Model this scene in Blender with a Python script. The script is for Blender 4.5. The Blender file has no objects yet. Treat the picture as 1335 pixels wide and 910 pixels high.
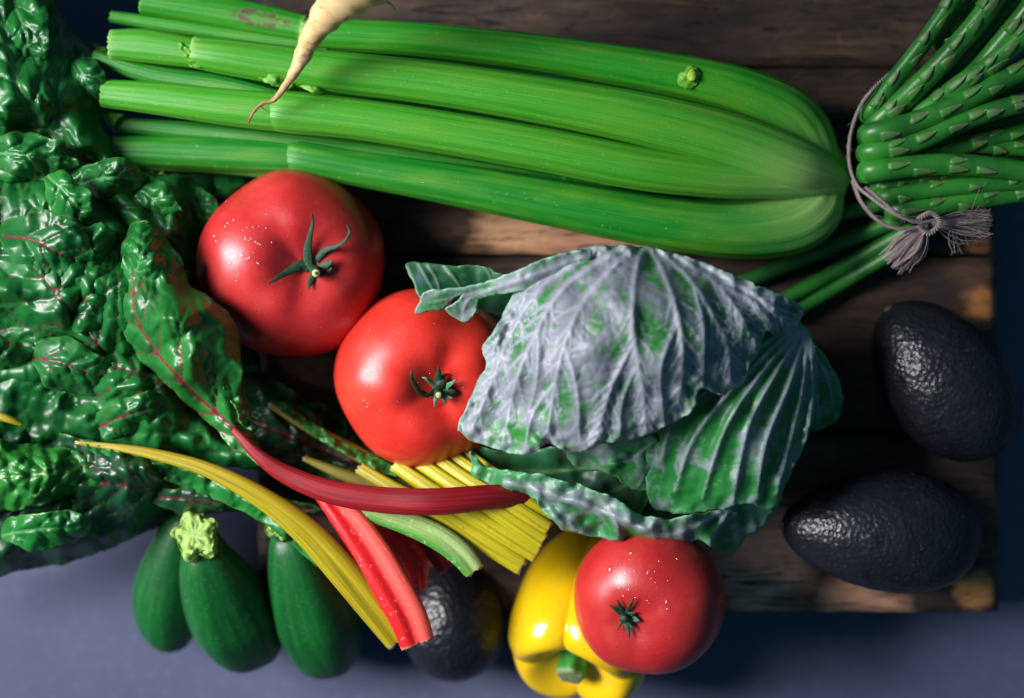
import bpy, math, random
import numpy as np
from mathutils import Vector, Matrix
from mathutils.geometry import delaunay_2d_cdt
from mathutils.bvhtree import BVHTree

random.seed(7)
rng = np.random.default_rng(7)
scene = bpy.context.scene
C = scene.collection

# ------------------------------------------------------------------ camera, world, lamps, exposure
CAMZ, ZREF, PX = 0.91, 0.11, 0.00037          # camera height, focus height, metres per photo pixel at focus height
cam_d = bpy.data.cameras.new('camera'); cam = bpy.data.objects.new('camera', cam_d); C.objects.link(cam)
cam.location = (0, 0, CAMZ); cam_d.sensor_width = 36
cam_d.lens = 36 * (CAMZ - ZREF) / (1335 * PX)
cam_d.clip_start = 0.01; cam_d.clip_end = 20
cam_d.dof.use_dof = True; cam_d.dof.focus_distance = CAMZ - 0.125; cam_d.dof.aperture_fstop = 2.5
scene.camera = cam

world = bpy.data.worlds.new('World'); scene.world = world; world.use_nodes = True
bg = world.node_tree.nodes['Background']
bg.inputs[0].default_value = (0.11, 0.31, 0.48, 1); bg.inputs[1].default_value = 0.27

def area(name, loc, target, sx, sy, power, col, spread=180):
    d = bpy.data.lights.new(name, 'AREA'); d.shape = 'RECTANGLE'; d.size = sx; d.size_y = sy
    d.energy = power; d.color = col; d.spread = math.radians(spread)
    o = bpy.data.objects.new(name, d); C.objects.link(o); o.location = loc
    o.rotation_euler = (Vector(target) - Vector(loc)).to_track_quat('-Z', 'Y').to_euler()
    return o
area('window_light', (-0.78, 0.10, 0.56), (-0.23, 0.00, 0.08), 0.52, 0.66, 3.3, (1.0, 0.93, 0.97), 45)

scene.view_settings.view_transform = 'Standard'; scene.view_settings.look = 'None'
scene.view_settings.exposure = 0; scene.view_settings.gamma = 1
scene.cycles.use_denoising = True
scene.cycles.max_bounces = 6

# ------------------------------------------------------------------ helpers
def P(px, py, z):
    k = PX * (CAMZ - z) / (CAMZ - ZREF)
    return Vector(((px - 667.5) * k, -(py - 455.0) * k, z))

def PN(px, py, z):
    k = PX * (CAMZ - z) / (CAMZ - ZREF)
    return np.stack([(px - 667.5) * k, -(py - 455.0) * k, z], 1)

def thing(name, label, cat, loc, group=None):
    o = bpy.data.objects.new(name, None); C.objects.link(o); o.location = loc
    o.empty_display_size = 0.02
    o['label'] = label; o['category'] = cat
    if group: o['group'] = group
    return o

def mesh(name, V, F, mat, parent=None, uv=None, attrs=None, smooth=True, kind=None, loc=None, root=None):
    """V are world coordinates; stored relative to the parent chain."""
    V = np.asarray(V, dtype=float)
    off = Vector((0, 0, 0))
    if parent is not None:
        q = parent
        while q is not None:
            off += q.location; q = q.parent
    elif loc is not None:
        off = Vector(loc)
    V = V - np.array(off)
    me = bpy.data.meshes.new(name)
    me.from_pydata([tuple(v) for v in V.tolist()], [], F)
    if smooth: me.polygons.foreach_set('use_smooth', [True] * len(me.polygons))
    if uv is not None:
        l = me.uv_layers.new(name='UVMap')
        idx = np.empty(len(me.loops), dtype=np.int32); me.loops.foreach_get('vertex_index', idx)
        l.data.foreach_set('uv', np.asarray(uv, dtype=np.float32)[idx].ravel())
    for k, a in (attrs or {}).items():
        at = me.attributes.new(k, 'FLOAT', 'POINT'); at.data.foreach_set('value', np.asarray(a, dtype=np.float32))
    me.update()
    me.materials.append(mat)
    o = bpy.data.objects.new(name, me); C.objects.link(o)
    if parent is not None: o.parent = parent
    elif loc is not None: o.location = loc
    if kind: o['kind'] = kind
    return o

def world_bvh(o):
    off = Vector((0, 0, 0)); q = o
    while q is not None: off += q.location; q = q.parent
    return BVHTree.FromPolygons([v.co + off for v in o.data.vertices], [tuple(p.vertices) for p in o.data.polygons])

def hit(bvh, px, py):
    d = (P(px, py, 0) - Vector((0, 0, CAMZ))).normalized()
    h = bvh.ray_cast(Vector((0, 0, CAMZ)), d)
    return (h[0], h[1]) if h[0] is not None else (None, None)

def vnoise(x, y, seed=0):
    xi = np.floor(x).astype(np.int64); yi = np.floor(y).astype(np.int64)
    xf = x - xi; yf = y - yi
    def h(a, b):
        n = (a * 374761393 + b * 668265263 + seed * 974634777) & 0xffffffff
        n = ((n ^ (n >> 13)) * 1274126177) & 0xffffffff
        return ((n ^ (n >> 16)) & 0xffff) / 65535.0
    u = xf * xf * xf * (xf * (xf * 6 - 15) + 10); v = yf * yf * yf * (yf * (yf * 6 - 15) + 10)
    return ((h(xi, yi) * (1 - u) + h(xi + 1, yi) * u) * (1 - v) + (h(xi, yi + 1) * (1 - u) + h(xi + 1, yi + 1) * u) * v) * 2 - 1

def fbm(x, y, seed=0, oct=3):
    s = 0; a = 1; t = 0
    for i in range(oct):
        s = s + a * vnoise(x * 2 ** i, y * 2 ** i, seed + i * 17); t += a; a *= .5
    return s / t

def worley(x, y, seed=0):
    xi = np.floor(x).astype(np.int64); yi = np.floor(y).astype(np.int64)
    f1 = np.full(x.shape, 9.0); f2 = np.full(x.shape, 9.0)
    def h(a, b, s):
        n = (a * 374761393 + b * 668265263 + (seed + s) * 974634777) & 0xffffffff
        n = ((n ^ (n >> 13)) * 1274126177) & 0xffffffff
        return ((n ^ (n >> 16)) & 0xffff) / 65535.0
    for i in (-1, 0, 1):
        for j in (-1, 0, 1):
            cx = xi + i + h(xi + i, yi + j, 1); cy = yi + j + h(xi + i, yi + j, 2)
            d = np.hypot(x - cx, y - cy)
            f2 = np.where(d < f1, f1, np.minimum(f2, d)); f1 = np.minimum(f1, d)
    return f1, f2

def catmull(pts, n, closed=False):
    p = np.asarray(pts, dtype=float); m = len(p)
    if closed: idx = lambda i: p[i % m]
    else: idx = lambda i: p[min(max(i, 0), m - 1)]
    segs = m if closed else m - 1
    out = []
    T = np.linspace(0, segs, n, endpoint=not closed)
    for t in T:
        i = min(int(t), segs - 1); f = t - i
        a, b, c, d = idx(i - 1), idx(i), idx(i + 1), idx(i + 2)
        out.append(.5 * ((2 * b) + (-a + c) * f + (2 * a - 5 * b + 4 * c - d) * f * f + (-a + 3 * b - 3 * c + d) * f ** 3))
    return np.array(out)

def tps(ctrl):
    c = np.asarray(ctrl, dtype=float); X = c[:, :2] / 300.0; n = len(c)
    def K(A, B):
        r = np.hypot(A[:, None, 0] - B[None, :, 0], A[:, None, 1] - B[None, :, 1])
        return np.where(r > 1e-9, r * r * np.log(r + 1e-12), 0)
    M = np.zeros((n + 3, n + 3)); M[:n, :n] = K(X, X) + np.eye(n) * 1e-4
    M[:n, n] = 1; M[:n, n + 1:] = X; M[n, :n] = 1; M[n + 1:, :n] = X.T
    w = np.linalg.solve(M, np.concatenate([c[:, 2], [0, 0, 0]]))
    def f(x, y):
        Q = np.stack([x, y], 1) / 300.0
        return K(Q, X) @ w[:n] + w[n] + Q @ w[n + 1:]
    return f

def poly_dist(x, y, line):
    """distance to a polyline and the fraction along it"""
    L = np.asarray(line, dtype=float); best = np.full(x.shape, 1e9); bt = np.zeros(x.shape)
    n = len(L) - 1
    for i in range(n):
        a, b = L[i, :2], L[i + 1, :2]; d = b - a; q = max(d @ d, 1e-9)
        t = np.clip(((x - a[0]) * d[0] + (y - a[1]) * d[1]) / q, 0, 1)
        r = np.hypot(x - a[0] - t * d[0], y - a[1] - t * d[1])
        m = r < best; best = np.where(m, r, best); bt = np.where(m, (i + t) / n, bt)
    return best, bt

def inside(x, y, poly):
    r = np.zeros(x.shape, bool); j = len(poly) - 1
    for i in range(len(poly)):
        xi, yi = poly[i]; xj, yj = poly[j]
        if yi != yj:
            c = ((yi > y) != (yj > y)) & (x < (xj - xi) * (y - yi) / (yj - yi) + xi)
            r ^= c
        j = i
    return r

def resample_closed(p, g):
    q = np.vstack([p, p[:1]]); d = np.hypot(*(q[1:] - q[:-1]).T); s = np.concatenate([[0], np.cumsum(d)])
    n = max(8, int(s[-1] / g)); t = np.linspace(0, s[-1], n, endpoint=False)
    return np.stack([np.interp(t, s, q[:, 0]), np.interp(t, s, q[:, 1])], 1)

def side_veins(mid, n, length, angle=50, start=.08, end=.96, curve=-18, seed=0, sides=(1, -1)):
    """veins leaving a midrib on both sides, bending towards its tip"""
    r = random.Random(seed); M = catmull(mid, 60)[:, :2]; out = []
    for k in range(n):
        t = start + (end - start) * (k + .5 + r.uniform(-.2, .2)) / n
        i = min(int(t * 58), 58); a = M[i]; d = M[i + 1] - M[i]; th0 = math.atan2(d[1], d[0])
        for s in sides:
            th = th0 + s * math.radians(angle * r.uniform(.85, 1.15)); p = a.copy(); pts = [p.copy()]
            L = length * (math.sin(math.pi * (.25 + .7 * t)) ** .6) * r.uniform(.85, 1.1)
            for q in range(10):
                th += s * math.radians(curve / 10) + r.uniform(-.07, .07)
                p = p + np.array([math.cos(th), math.sin(th)]) * L / 10; pts.append(p.copy())
                if q in (3, 5, 7) and r.random() < .75:
                    b = th + r.choice((-1, 1)) * r.uniform(.5, .9); pp = p.copy(); br = [pp.copy()]
                    for _ in range(4):
                        pp = pp + np.array([math.cos(b), math.sin(b)]) * L * .07; br.append(pp.copy())
                    out.append((br, .12))
            out.append((pts, .7))
    return out

def blade(name, outline, zc, mat, parent=None, midrib=None, veins=(), g=4.0, crumple=(0, 60), quilt=(0, 25),
          vein_h=0.0, vein_w=4.0, puff=0.0, ruffle=(0, 20), wobble=(0, 20), thick=.0006, seed=0, mid_w=None, loc=None,
          ridge=None, droop=(0, 14), crease=(0, 50), pale_edge=5):
    ol = catmull(outline, len(outline) * 14, closed=True)
    ol = resample_closed(ol, g * .9)
    if wobble[0]:
        d = np.roll(ol, -1, 0) - np.roll(ol, 1, 0); nrm = np.stack([-d[:, 1], d[:, 0]], 1) / (np.hypot(*d.T)[:, None] + 1e-9)
        ol = ol + nrm * (wobble[0] * fbm(ol[:, 0] / wobble[1], ol[:, 1] / wobble[1], seed + 5, 3))[:, None]
    x0, y0 = ol.min(0); x1, y1 = ol.max(0)
    gx, gy = np.meshgrid(np.arange(x0, x1, g), np.arange(y0, y1, g * .866))
    gx = gx + (np.arange(gx.shape[0])[:, None] % 2) * g * .5
    gx = gx.ravel() + rng.uniform(-.15, .15, gx.size) * g; gy = gy.ravel() + rng.uniform(-.15, .15, gy.size) * g
    m = inside(gx, gy, ol); gx, gy = gx[m], gy[m]
    d, _ = poly_dist(gx, gy, np.vstack([ol, ol[:1]])); k = d > g * .55; gx, gy = gx[k], gy[k]
    pts = np.vstack([ol, np.stack([gx, gy], 1)])
    nb = len(ol)
    res = delaunay_2d_cdt([Vector(p) for p in pts.tolist()], [], [list(range(nb))], 1, 1e-5)
    V2 = np.array([tuple(v) for v in res[0]]); F = [tuple(f) for f in res[2]]
    x, y = V2[:, 0], V2[:, 1]
    z = tps(zc)(x, y)
    de, _ = poly_dist(x, y, np.vstack([ol, ol[:1]])[::2])
    vf = np.zeros(x.shape); dv = np.full(x.shape, 1e9)
    if midrib is not None:
        dm, tm = poly_dist(x, y, catmull(midrib, 40)); w = (mid_w or vein_w * 2) * (1 - .75 * tm)
        vf = np.maximum(vf, np.exp(-(dm / w) ** 2)); dv = np.minimum(dv, dm)
    for v, st in veins:
        dd, tt = poly_dist(x, y, v); w = vein_w * st * (1.15 - .8 * tt)
        vf = np.maximum(vf, np.exp(-(dd / np.maximum(w, .8)) ** 2) * (1.0 - .35 * tt)); dv = np.minimum(dv, dd)
    if crumple[0]:
        s = crumple[1]; z = z + crumple[0] * fbm(x / s + 3, y / s + 7, seed, 2)
    if crease[0]:
        s = crease[1]; n1 = fbm(x / s + 11, y / s + 5, seed + 50, 2); n2 = fbm(x / s * .8 + 1, y / s * .8 + 9, seed + 60, 2)
        z = z + crease[0] * (1 - 2.4 * np.abs(n1)) * .6 + crease[0] * (1 - 2.4 * np.abs(n2)) * .5
        s = 22.0; n3 = fbm(x / s + 2, y / s + 31, seed + 70, 2); z = z + crease[0] * .08 * (1 - 2.4 * np.abs(n3))
    if droop[0]: z = z - droop[0] * np.exp(-(de / droop[1]) ** 1.5)
    if quilt[0]:
        s = quilt[1]; wx = x + 8 * fbm(x / 30, y / 30, seed + 3, 2); wy = y + 8 * fbm(x / 30, y / 30, seed + 4, 2)
        f1, f2 = worley(wx / s, wy / s, seed + 9)
        e = np.clip((f2 - f1) / .75, 0, 1); e = e * (2 - e)
        z = z + quilt[0] * e * (.75 + .5 * vnoise(x / 50, y / 50, seed + 2))
        vf = np.maximum(vf, .03 * np.exp(-((f2 - f1) / .06) ** 2))
    if puff: z = z + puff * (1 - np.exp(-(dv / 13.0) ** 1.2)) * (.8 + .5 * vnoise(x / 30, y / 30, seed + 8))
    z = z + vein_h * vf
    if ruffle[0]:
        z = z + ruffle[0] * np.exp(-de / 16.0) * fbm(x / ruffle[1], y / ruffle[1], seed + 31, 2)
    if ridge is not None: z = z + ridge(x, y)
    V = PN(x, y, z)
    F = [f if True else f for f in F]
    # face orientation: up
    a, b, c = F[0][:3]
    nz = np.cross(V[b] - V[a], V[c] - V[a])[2]
    if nz < 0: F = [tuple(reversed(f)) for f in F]
    o = mesh(name, V, F, mat, parent, uv=V2 / 1000.0, attrs={'ridge': (ridge(x, y) / 0.003 if ridge is not None else vf * 0), 'vein': vf, 'edge': np.exp(-de / pale_edge)}, loc=loc)
    sm = o.modifiers.new('thickness', 'SOLIDIFY'); sm.thickness = thick; sm.offset = -1
    return o

def sweep(name, path, prof, mat, parent=None, n=60, up=(0, 0, 1), attrs_fn=None, cap=True, loc=None, kind=None, mod=None, jag=0):
    """path: rows (px, py, z, width_px, height_px); prof: K x 2 closed profile in units of width / height"""
    c = catmull(path, n); prof = np.asarray(prof); K = len(prof)
    z = c[:, 2]; k = PX * (CAMZ - z) / (CAMZ - ZREF)
    pts = PN(c[:, 0], c[:, 1], z); W = np.maximum(c[:, 3], .3) * k; H = np.maximum(c[:, 4], .3) * k
    T = np.gradient(pts, axis=0); T /= np.linalg.norm(T, axis=1)[:, None]
    U = np.array(up, float); S = np.cross(T, U); S /= np.linalg.norm(S, axis=1)[:, None]; N = np.cross(S, T)
    s = np.concatenate([[0], np.cumsum(np.linalg.norm(np.diff(pts, axis=0), axis=1))])
    V = []; uv = []
    for i in range(n):
        pr = prof if mod is None else mod(i / (n - 1), prof)
        q = pts[i] + S[i] * (pr[:, :1] * W[i]) + N[i] * (pr[:, 1:2] * H[i])
        if jag and i in (0, n - 1):
            q = q + T[i] * (rng.uniform(-jag, jag, K)[:, None])
        V.append(q); uv.append(np.stack([np.linspace(0, 1, K), np.full(K, s[i])], 1))
    V = np.vstack(V); uv = np.vstack(uv)
    F = []
    for i in range(n - 1):
        for j in range(K):
            a = i * K + j; b = i * K + (j + 1) % K
            F.append((a, b, b + K, a + K))
    if cap:
        for i0, rev in ((0, True), ((n - 1) * K, False)):
            cc = V[i0:i0 + K].mean(0); V = np.vstack([V, cc]); uv = np.vstack([uv, [.5, s[0] if rev else s[-1]]]); ci = len(V) - 1
            for j in range(K):
                a, b = i0 + j, i0 + (j + 1) % K
                F.append((ci, b, a) if rev else (ci, a, b))
    # orientation check
    a, b, cc_, d = F[0]; nn = np.cross(V[b] - V[a], V[d] - V[a]); 
    if nn @ (V[a] - V[:K].mean(0)) < 0: F = [tuple(reversed(f)) for f in F]
    at = None
    if attrs_fn is not None:
        t = np.concatenate([np.repeat(np.linspace(0, 1, n), K), [0, 1] if cap else []])
        u = np.concatenate([np.tile(np.linspace(0, 1, K), n), [.5, .5] if cap else []])
        at = attrs_fn(t, u)
    return mesh(name, V, F, mat, parent, uv=uv, attrs=at, loc=loc, kind=kind)

def circle(K=20, rx=.5, ry=.5, ribs=0, amp=0):
    a = np.linspace(0, 2 * math.pi, K, endpoint=False); r = 1 + amp * np.cos(ribs * a)
    return np.stack([rx * np.cos(a) * r, ry * np.sin(a) * r], 1)

def body(name, fn, nu, nv, M, mat, parent, attrs_fn=None):
    """fn(theta, phi) -> x, y, z local arrays; poles at phi 0 and pi; M places it"""
    th = np.linspace(0, 2 * math.pi, nu, endpoint=False); ph = np.linspace(0, math.pi, nv)[1:-1]
    TH, PH = np.meshgrid(th, ph); TH = TH.ravel(); PH = PH.ravel()
    TH = np.concatenate([TH, [0, 0]]); PH = np.concatenate([PH, [1e-4, math.pi - 1e-4]])
    x, y, z = fn(TH, PH); L = np.stack([x, y, z, np.ones_like(x)], 1)
    V = (L @ np.array(M).T)[:, :3]
    n = len(ph); F = []
    for i in range(n - 1):
        for j in range(nu):
            a = i * nu + j; b = i * nu + (j + 1) % nu
            F.append((a, a + nu, b + nu, b))
    t, bt = n * nu, n * nu + 1
    for j in range(nu):
        F.append((t, j, (j + 1) % nu)); F.append((bt, (n - 1) * nu + (j + 1) % nu, (n - 1) * nu + j))
    return mesh(name, V, F, mat, parent, uv=np.stack([TH / 6.2832, PH / math.pi], 1), attrs=attrs_fn(TH, PH) if attrs_fn else None)

def place(center, axis, roll=0):
    return Matrix.Translation(center) @ Vector(axis).to_track_quat('Z', 'Y').to_matrix().to_4x4() @ Matrix.Rotation(roll, 4, 'Z')

# ------------------------------------------------------------------ materials
class N:
    def __init__(s, name):
        s.m = bpy.data.materials.new(name); s.m.use_nodes = True; s.t = s.m.node_tree
        s.b = s.t.nodes['Principled BSDF']
    def n(s, typ, **kw):
        q = s.t.nodes.new(typ)
        for k, v in kw.items(): setattr(q, k, v)
        return q
    def l(s, a, b): s.t.links.new(a, b)
    def coord(s, which='Object', scale=(1, 1, 1)):
        c = s.n('ShaderNodeTexCoord'); m = s.n('ShaderNodeMapping'); m.inputs['Scale'].default_value = scale
        s.l(c.outputs[which], m.inputs[0]); return m.outputs[0]
    def noise(s, vec, scale, detail=3, rough=.55, dist=0):
        q = s.n('ShaderNodeTexNoise'); s.l(vec, q.inputs['Vector']); q.inputs['Scale'].default_value = scale
        q.inputs['Detail'].default_value = detail; q.inputs['Roughness'].default_value = rough; q.inputs['Distortion'].default_value = dist
        return q.outputs['Fac']
    def vor(s, vec, scale, feature='F1', out='Distance'):
        q = s.n('ShaderNodeTexVoronoi', feature=feature); s.l(vec, q.inputs['Vector']); q.inputs['Scale'].default_value = scale
        return q.outputs[out]
    def ramp(s, fac, stops):
        q = s.n('ShaderNodeValToRGB'); s.l(fac, q.inputs[0]); e = q.color_ramp.elements
        while len(e) < len(stops): e.new(.5)
        for i, (p, c) in enumerate(stops):
            e[i].position = p; e[i].color = (c, c, c, 1) if isinstance(c, (int, float)) else (*c, 1)
        return q.outputs[0]
    def mix(s, fac, a, b, blend='MIX'):
        q = s.n('ShaderNodeMix', data_type='RGBA', blend_type=blend)
        for v, i in ((fac, 0), (a, 6), (b, 7)):
            if isinstance(v, (int, float)): q.inputs[i].default_value = v
            elif isinstance(v, tuple): q.inputs[i].default_value = (*v, 1)
            else: s.l(v, q.inputs[i])
        return q.outputs[2]
    def math(s, op, a, b=None, clamp=False):
        q = s.n('ShaderNodeMath', operation=op); q.use_clamp = clamp
        for v, i in ((a, 0), (b, 1)):
            if v is None: continue
            if isinstance(v, (int, float)): q.inputs[i].default_value = v
            else: s.l(v, q.inputs[i])
        return q.outputs[0]
    def attr(s, name):
        return s.n('ShaderNodeAttribute', attribute_name=name).outputs['Fac']
    def bump(s, h, strength=.5, dist=.001, prev=None):
        q = s.n('ShaderNodeBump'); q.inputs['Strength'].default_value = strength; q.inputs['Distance'].default_value = dist
        s.l(h, q.inputs['Height'])
        if prev is not None: s.l(prev, q.inputs['Normal'])
        return q.outputs[0]
    def fin(s, col, rough, normal=None, sss=0, sss_r=(1, .4, .2), coat=0, coat_r=.1, spec=.5, sss_scale=.004):
        b = s.b
        if isinstance(col, tuple): b.inputs['Base Color'].default_value = (*col, 1)
        else: s.l(col, b.inputs['Base Color'])
        if isinstance(rough, (int, float)): b.inputs['Roughness'].default_value = rough
        else: s.l(rough, b.inputs['Roughness'])
        if normal is not None: s.l(normal, b.inputs['Normal'])
        b.inputs['Specular IOR Level'].default_value = spec
        if sss:
            b.inputs['Subsurface Weight'].default_value = sss; b.inputs['Subsurface Radius'].default_value = sss_r
            b.inputs['Subsurface Scale'].default_value = sss_scale
        if coat:
            b.inputs['Coat Weight'].default_value = coat; b.inputs['Coat Roughness'].default_value = coat_r
        return s.m

def simple(name, c1, c2, scale, rough=.5, bump=.3, bscale=None, detail=4, **kw):
    s = N(name); v = s.coord(); f = s.noise(v, scale, detail)
    col = s.ramp(f, [(.3, c1), (.7, c2)])
    nb = s.bump(s.noise(v, bscale or scale * 3, 4), bump, .0008)
    return s.fin(col, rough, nb, **kw)

# table: blue-grey slate-like painted top with faint scuffs
s = N('slate_blue_table'); v = s.coord()
col = s.ramp(s.noise(v, 9, 6, .65), [(.3, (.062, .076, .135)), (.7, (.088, .104, .175))])
col = s.mix(s.math('MULTIPLY', s.ramp(s.noise(v, 160, 3, .7), [(.55, 0.), (.75, 1.)]), .25), col, (.2, .21, .33))
M_table = s.fin(col, .6, s.bump(s.noise(v, 120, 6, .7), .25, .0006), spec=.3)

# old stained wood, grain along x
ZB = 0.045
BOARD_LOC = P(830, 420, 0)
def wood(name, seed, tone=1.0, warm=(.30, .15, .07), spots=()):
    s = N(name); c = s.n('ShaderNodeTexCoord'); m = s.n('ShaderNodeMapping'); s.l(c.outputs['Object'], m.inputs[0])
    m.inputs['Location'].default_value = (seed * 3.1, seed * 1.7, seed * .9); m.inputs['Scale'].default_value = (1, 9, 9)
    g = s.noise(m.outputs[0], 9, 8, .68, 1.4)
    m2 = s.n('ShaderNodeMapping'); s.l(c.outputs['Object'], m2.inputs[0]); m2.inputs['Location'].default_value = (seed * 2., seed, 0); m2.inputs['Scale'].default_value = (1, 2.2, 1)
    blot = s.noise(m2.outputs[0], 13, 6, .6, .6)
    col = s.ramp(g, [(.3, (.014, .010, .008)), (.5, (.055, .032, .018)), (.7, (.15, .080, .040))]); col = s.mix(s.ramp(s.noise(c.outputs['Object'], 16, 4, .6, .4), [(.45, 0.), (.65, .55)]), col, s.mix(g, tuple(q * .35 for q in warm), tuple(q * 1.3 for q in warm)))
    col = s.mix(s.ramp(blot, [(.38, .85), (.6, 0.)]), col, (.018, .014, .013))
    for px_, py_, rad, cw in spots:      # patches of lit wood, the light painted into the plank colour
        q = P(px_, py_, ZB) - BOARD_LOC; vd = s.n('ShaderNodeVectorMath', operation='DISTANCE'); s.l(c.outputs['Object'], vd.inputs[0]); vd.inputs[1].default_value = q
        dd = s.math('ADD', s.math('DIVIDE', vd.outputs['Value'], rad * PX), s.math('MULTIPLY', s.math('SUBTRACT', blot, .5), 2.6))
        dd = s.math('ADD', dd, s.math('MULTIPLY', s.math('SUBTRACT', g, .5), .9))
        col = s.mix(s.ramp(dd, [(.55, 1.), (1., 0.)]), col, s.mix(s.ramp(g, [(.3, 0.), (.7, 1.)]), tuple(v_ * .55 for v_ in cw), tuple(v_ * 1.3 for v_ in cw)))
    fine = s.n('ShaderNodeMapping'); s.l(c.outputs['Object'], fine.inputs[0]); fine.inputs['Scale'].default_value = (22, 260, 60)
    f = s.noise(fine.outputs[0], 3, 6, .7)
    col = s.mix(s.ramp(f, [(.25, .8), (.45, 0.)]), col, (.012, .008, .006))
    scr = s.vor(m2.outputs[0], 55, 'DISTANCE_TO_EDGE'); 
    m5 = s.n('ShaderNodeMapping'); s.l(c.outputs['Object'], m5.inputs[0]); m5.inputs['Scale'].default_value = (3, 30, 10); m5.inputs['Rotation'].default_value = (0, 0, .03)
    ck = s.ramp(s.noise(m5.outputs[0], 6, 8, .75, 2.2), [(.36, 0.), (.42, 1.)]); col = s.mix(ck, (.006, .005, .005), col)
    m6 = s.n('ShaderNodeMapping'); s.l(c.outputs['Object'], m6.inputs[0]); m6.inputs['Scale'].default_value = (1, 3, 1); m6.inputs['Rotation'].default_value = (0, 0, seed)
    sl = s.ramp(s.vor(m6.outputs[0], 34, 'DISTANCE_TO_EDGE'), [(0., 1.), (.012, 0.)]); col = s.mix(s.math('MULTIPLY', s.math('MULTIPLY', sl, s.ramp(blot, [(.45, 0.), (.6, 1.)])), .5), col, (.22, .17, .11))
    nb = s.bump(g, .6, .002); nb = s.bump(f, .5, .0012, nb); nb = s.bump(ck, .8, .001, nb)
    return s.fin(col, s.ramp(g, [(.3, .75), (.7, .5)]), nb, spec=.35)
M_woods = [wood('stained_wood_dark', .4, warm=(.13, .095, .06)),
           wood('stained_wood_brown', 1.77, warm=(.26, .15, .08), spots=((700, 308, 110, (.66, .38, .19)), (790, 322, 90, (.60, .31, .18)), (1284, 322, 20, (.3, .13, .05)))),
           wood('stained_wood_lit_edge', 3.14, warm=(.16, .09, .05), spots=((1285, 390, 34, (.5, .2, .055)),)),
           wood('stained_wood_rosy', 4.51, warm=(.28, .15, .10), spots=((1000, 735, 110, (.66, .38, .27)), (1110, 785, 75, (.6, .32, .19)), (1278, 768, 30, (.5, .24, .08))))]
M_nail = simple('rusty_iron', (.05, .03, .02), (.12, .06, .035), 900, .6)

# tomatoes
def tomato_mat(name, c1, c2, c3):
    s = N(name); v = s.coord()
    col = s.ramp(s.noise(v, 22, 4, .6), [(.3, c1), (.55, c2), (.8, c3)])
    sp = s.ramp(s.noise(v, 1400, 2, .5), [(.60, 0.), (.72, 1.)])
    col = s.mix(s.math('MULTIPLY', sp, .16), col, (.80, .30, .17))
    col = s.mix(s.math('MULTIPLY', s.ramp(s.noise(v, 35, 5, .7), [(.55, 0.), (.75, 1.)]), .3), col, (.62, .12, .05))
    nb = s.bump(s.noise(v, 60, 3), .12, .003); nb = s.bump(s.noise(v, 900, 3), .06, .0006, nb)
    r = s.ramp(s.noise(v, 45, 5, .65), [(.3, .30), (.75, .48)])
    return s.fin(col, r, nb, sss=.18, sss_r=(1, .25, .12), sss_scale=.005, coat=.15, coat_r=.22)
M_tom1 = tomato_mat('tomato_skin_deep', (.40, .015, .017), (.50, .028, .026), (.56, .06, .042))
M_tom2 = tomato_mat('tomato_skin_bright', (.56, .020, .014), (.68, .036, .020), (.72, .08, .03))
M_calyx = simple('tomato_calyx', (.005, .028, .013), (.016, .080, .032), 350, .6, .6)
M_calyx_pale = simple('tomato_calyx_pale', (.04, .17, .10), (.10, .25, .14), 350, .6, .6)  # paler green for some of the sepals
M_cut = simple('cut_stem', (.30, .36, .12), (.5, .52, .25), 800, .7)
s = N('water'); M_water = s.m; tr = s.n('ShaderNodeBsdfTransparent'); gl = s.n('ShaderNodeBsdfGlossy'); gl.inputs['Roughness'].default_value = .11
ms = s.n('ShaderNodeMixShader'); ms.inputs[0].default_value = .11
s.l(tr.outputs[0], ms.inputs[1]); s.l(gl.outputs[0], ms.inputs[2]); s.l(ms.outputs[0], s.t.nodes['Material Output'].inputs[0])

# celery: u across, v along in metres; attribute pale = white base and nodes
def celery_mat(name, ca, cb, cc):
    s = N(name); c = s.n('ShaderNodeTexCoord')
    m = s.n('ShaderNodeMapping'); s.l(c.outputs['UV'], m.inputs[0]); m.inputs['Scale'].default_value = (46, 14, 1)
    st = s.noise(m.outputs[0], 1, 3, .6, .15)
    m2 = s.n('ShaderNodeMapping'); s.l(c.outputs['UV'], m2.inputs[0]); m2.inputs['Scale'].default_value = (5, 22, 1)
    big = s.noise(m2.outputs[0], 1, 3, .5)
    col = s.ramp(st, [(.3, ca), (.5, cb), (.72, cc)])
    col = s.mix(s.ramp(big, [(.45, 0.), (.75, .55)]), col, (.14, .34, .02))
    m3 = s.n('ShaderNodeMapping'); s.l(c.outputs['UV'], m3.inputs[0]); m3.inputs['Scale'].default_value = (60, 1500, 1)
    cell = s.noise(m3.outputs[0], 1, 2, .6)
    col = s.mix(s.ramp(cell, [(.35, .25), (.6, 0.)]), col, (.006, .12, .003))
    m4 = s.n('ShaderNodeMapping'); s.l(c.outputs['UV'], m4.inputs[0]); m4.inputs['Scale'].default_value = (38, 9, 1)
    pst = s.noise(m4.outputs[0], 1, 3, .6)
    pale = s.math('MULTIPLY', s.attr('pale'), s.ramp(pst, [(.25, .55), (.7, 1.)]))
    col = s.mix(s.math('MULTIPLY', pale, .85), col, (.42, .66, .22))
    ob = s.coord()
    sp = s.ramp(s.noise(ob, 700, 2, .5), [(.68, 0.), (.76, 1.)])
    col = s.mix(s.math('MULTIPLY', sp, .35), col, (.4, .6, .3))
    scar = s.attr('scar')
    sc = s.math('MULTIPLY', scar, s.ramp(s.noise(ob, 330, 4, .6), [(.40, 0.), (.52, 1.)]), True)
    col = s.mix(sc, col, (.10, .055, .04))
    nb = s.bump(st, .4, .0008); nb = s.bump(cell, .10, .0003, nb)
    return s.fin(col, .42, nb, sss=.12, sss_r=(.4, 1, .2), sss_scale=.003, spec=.4)
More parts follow.
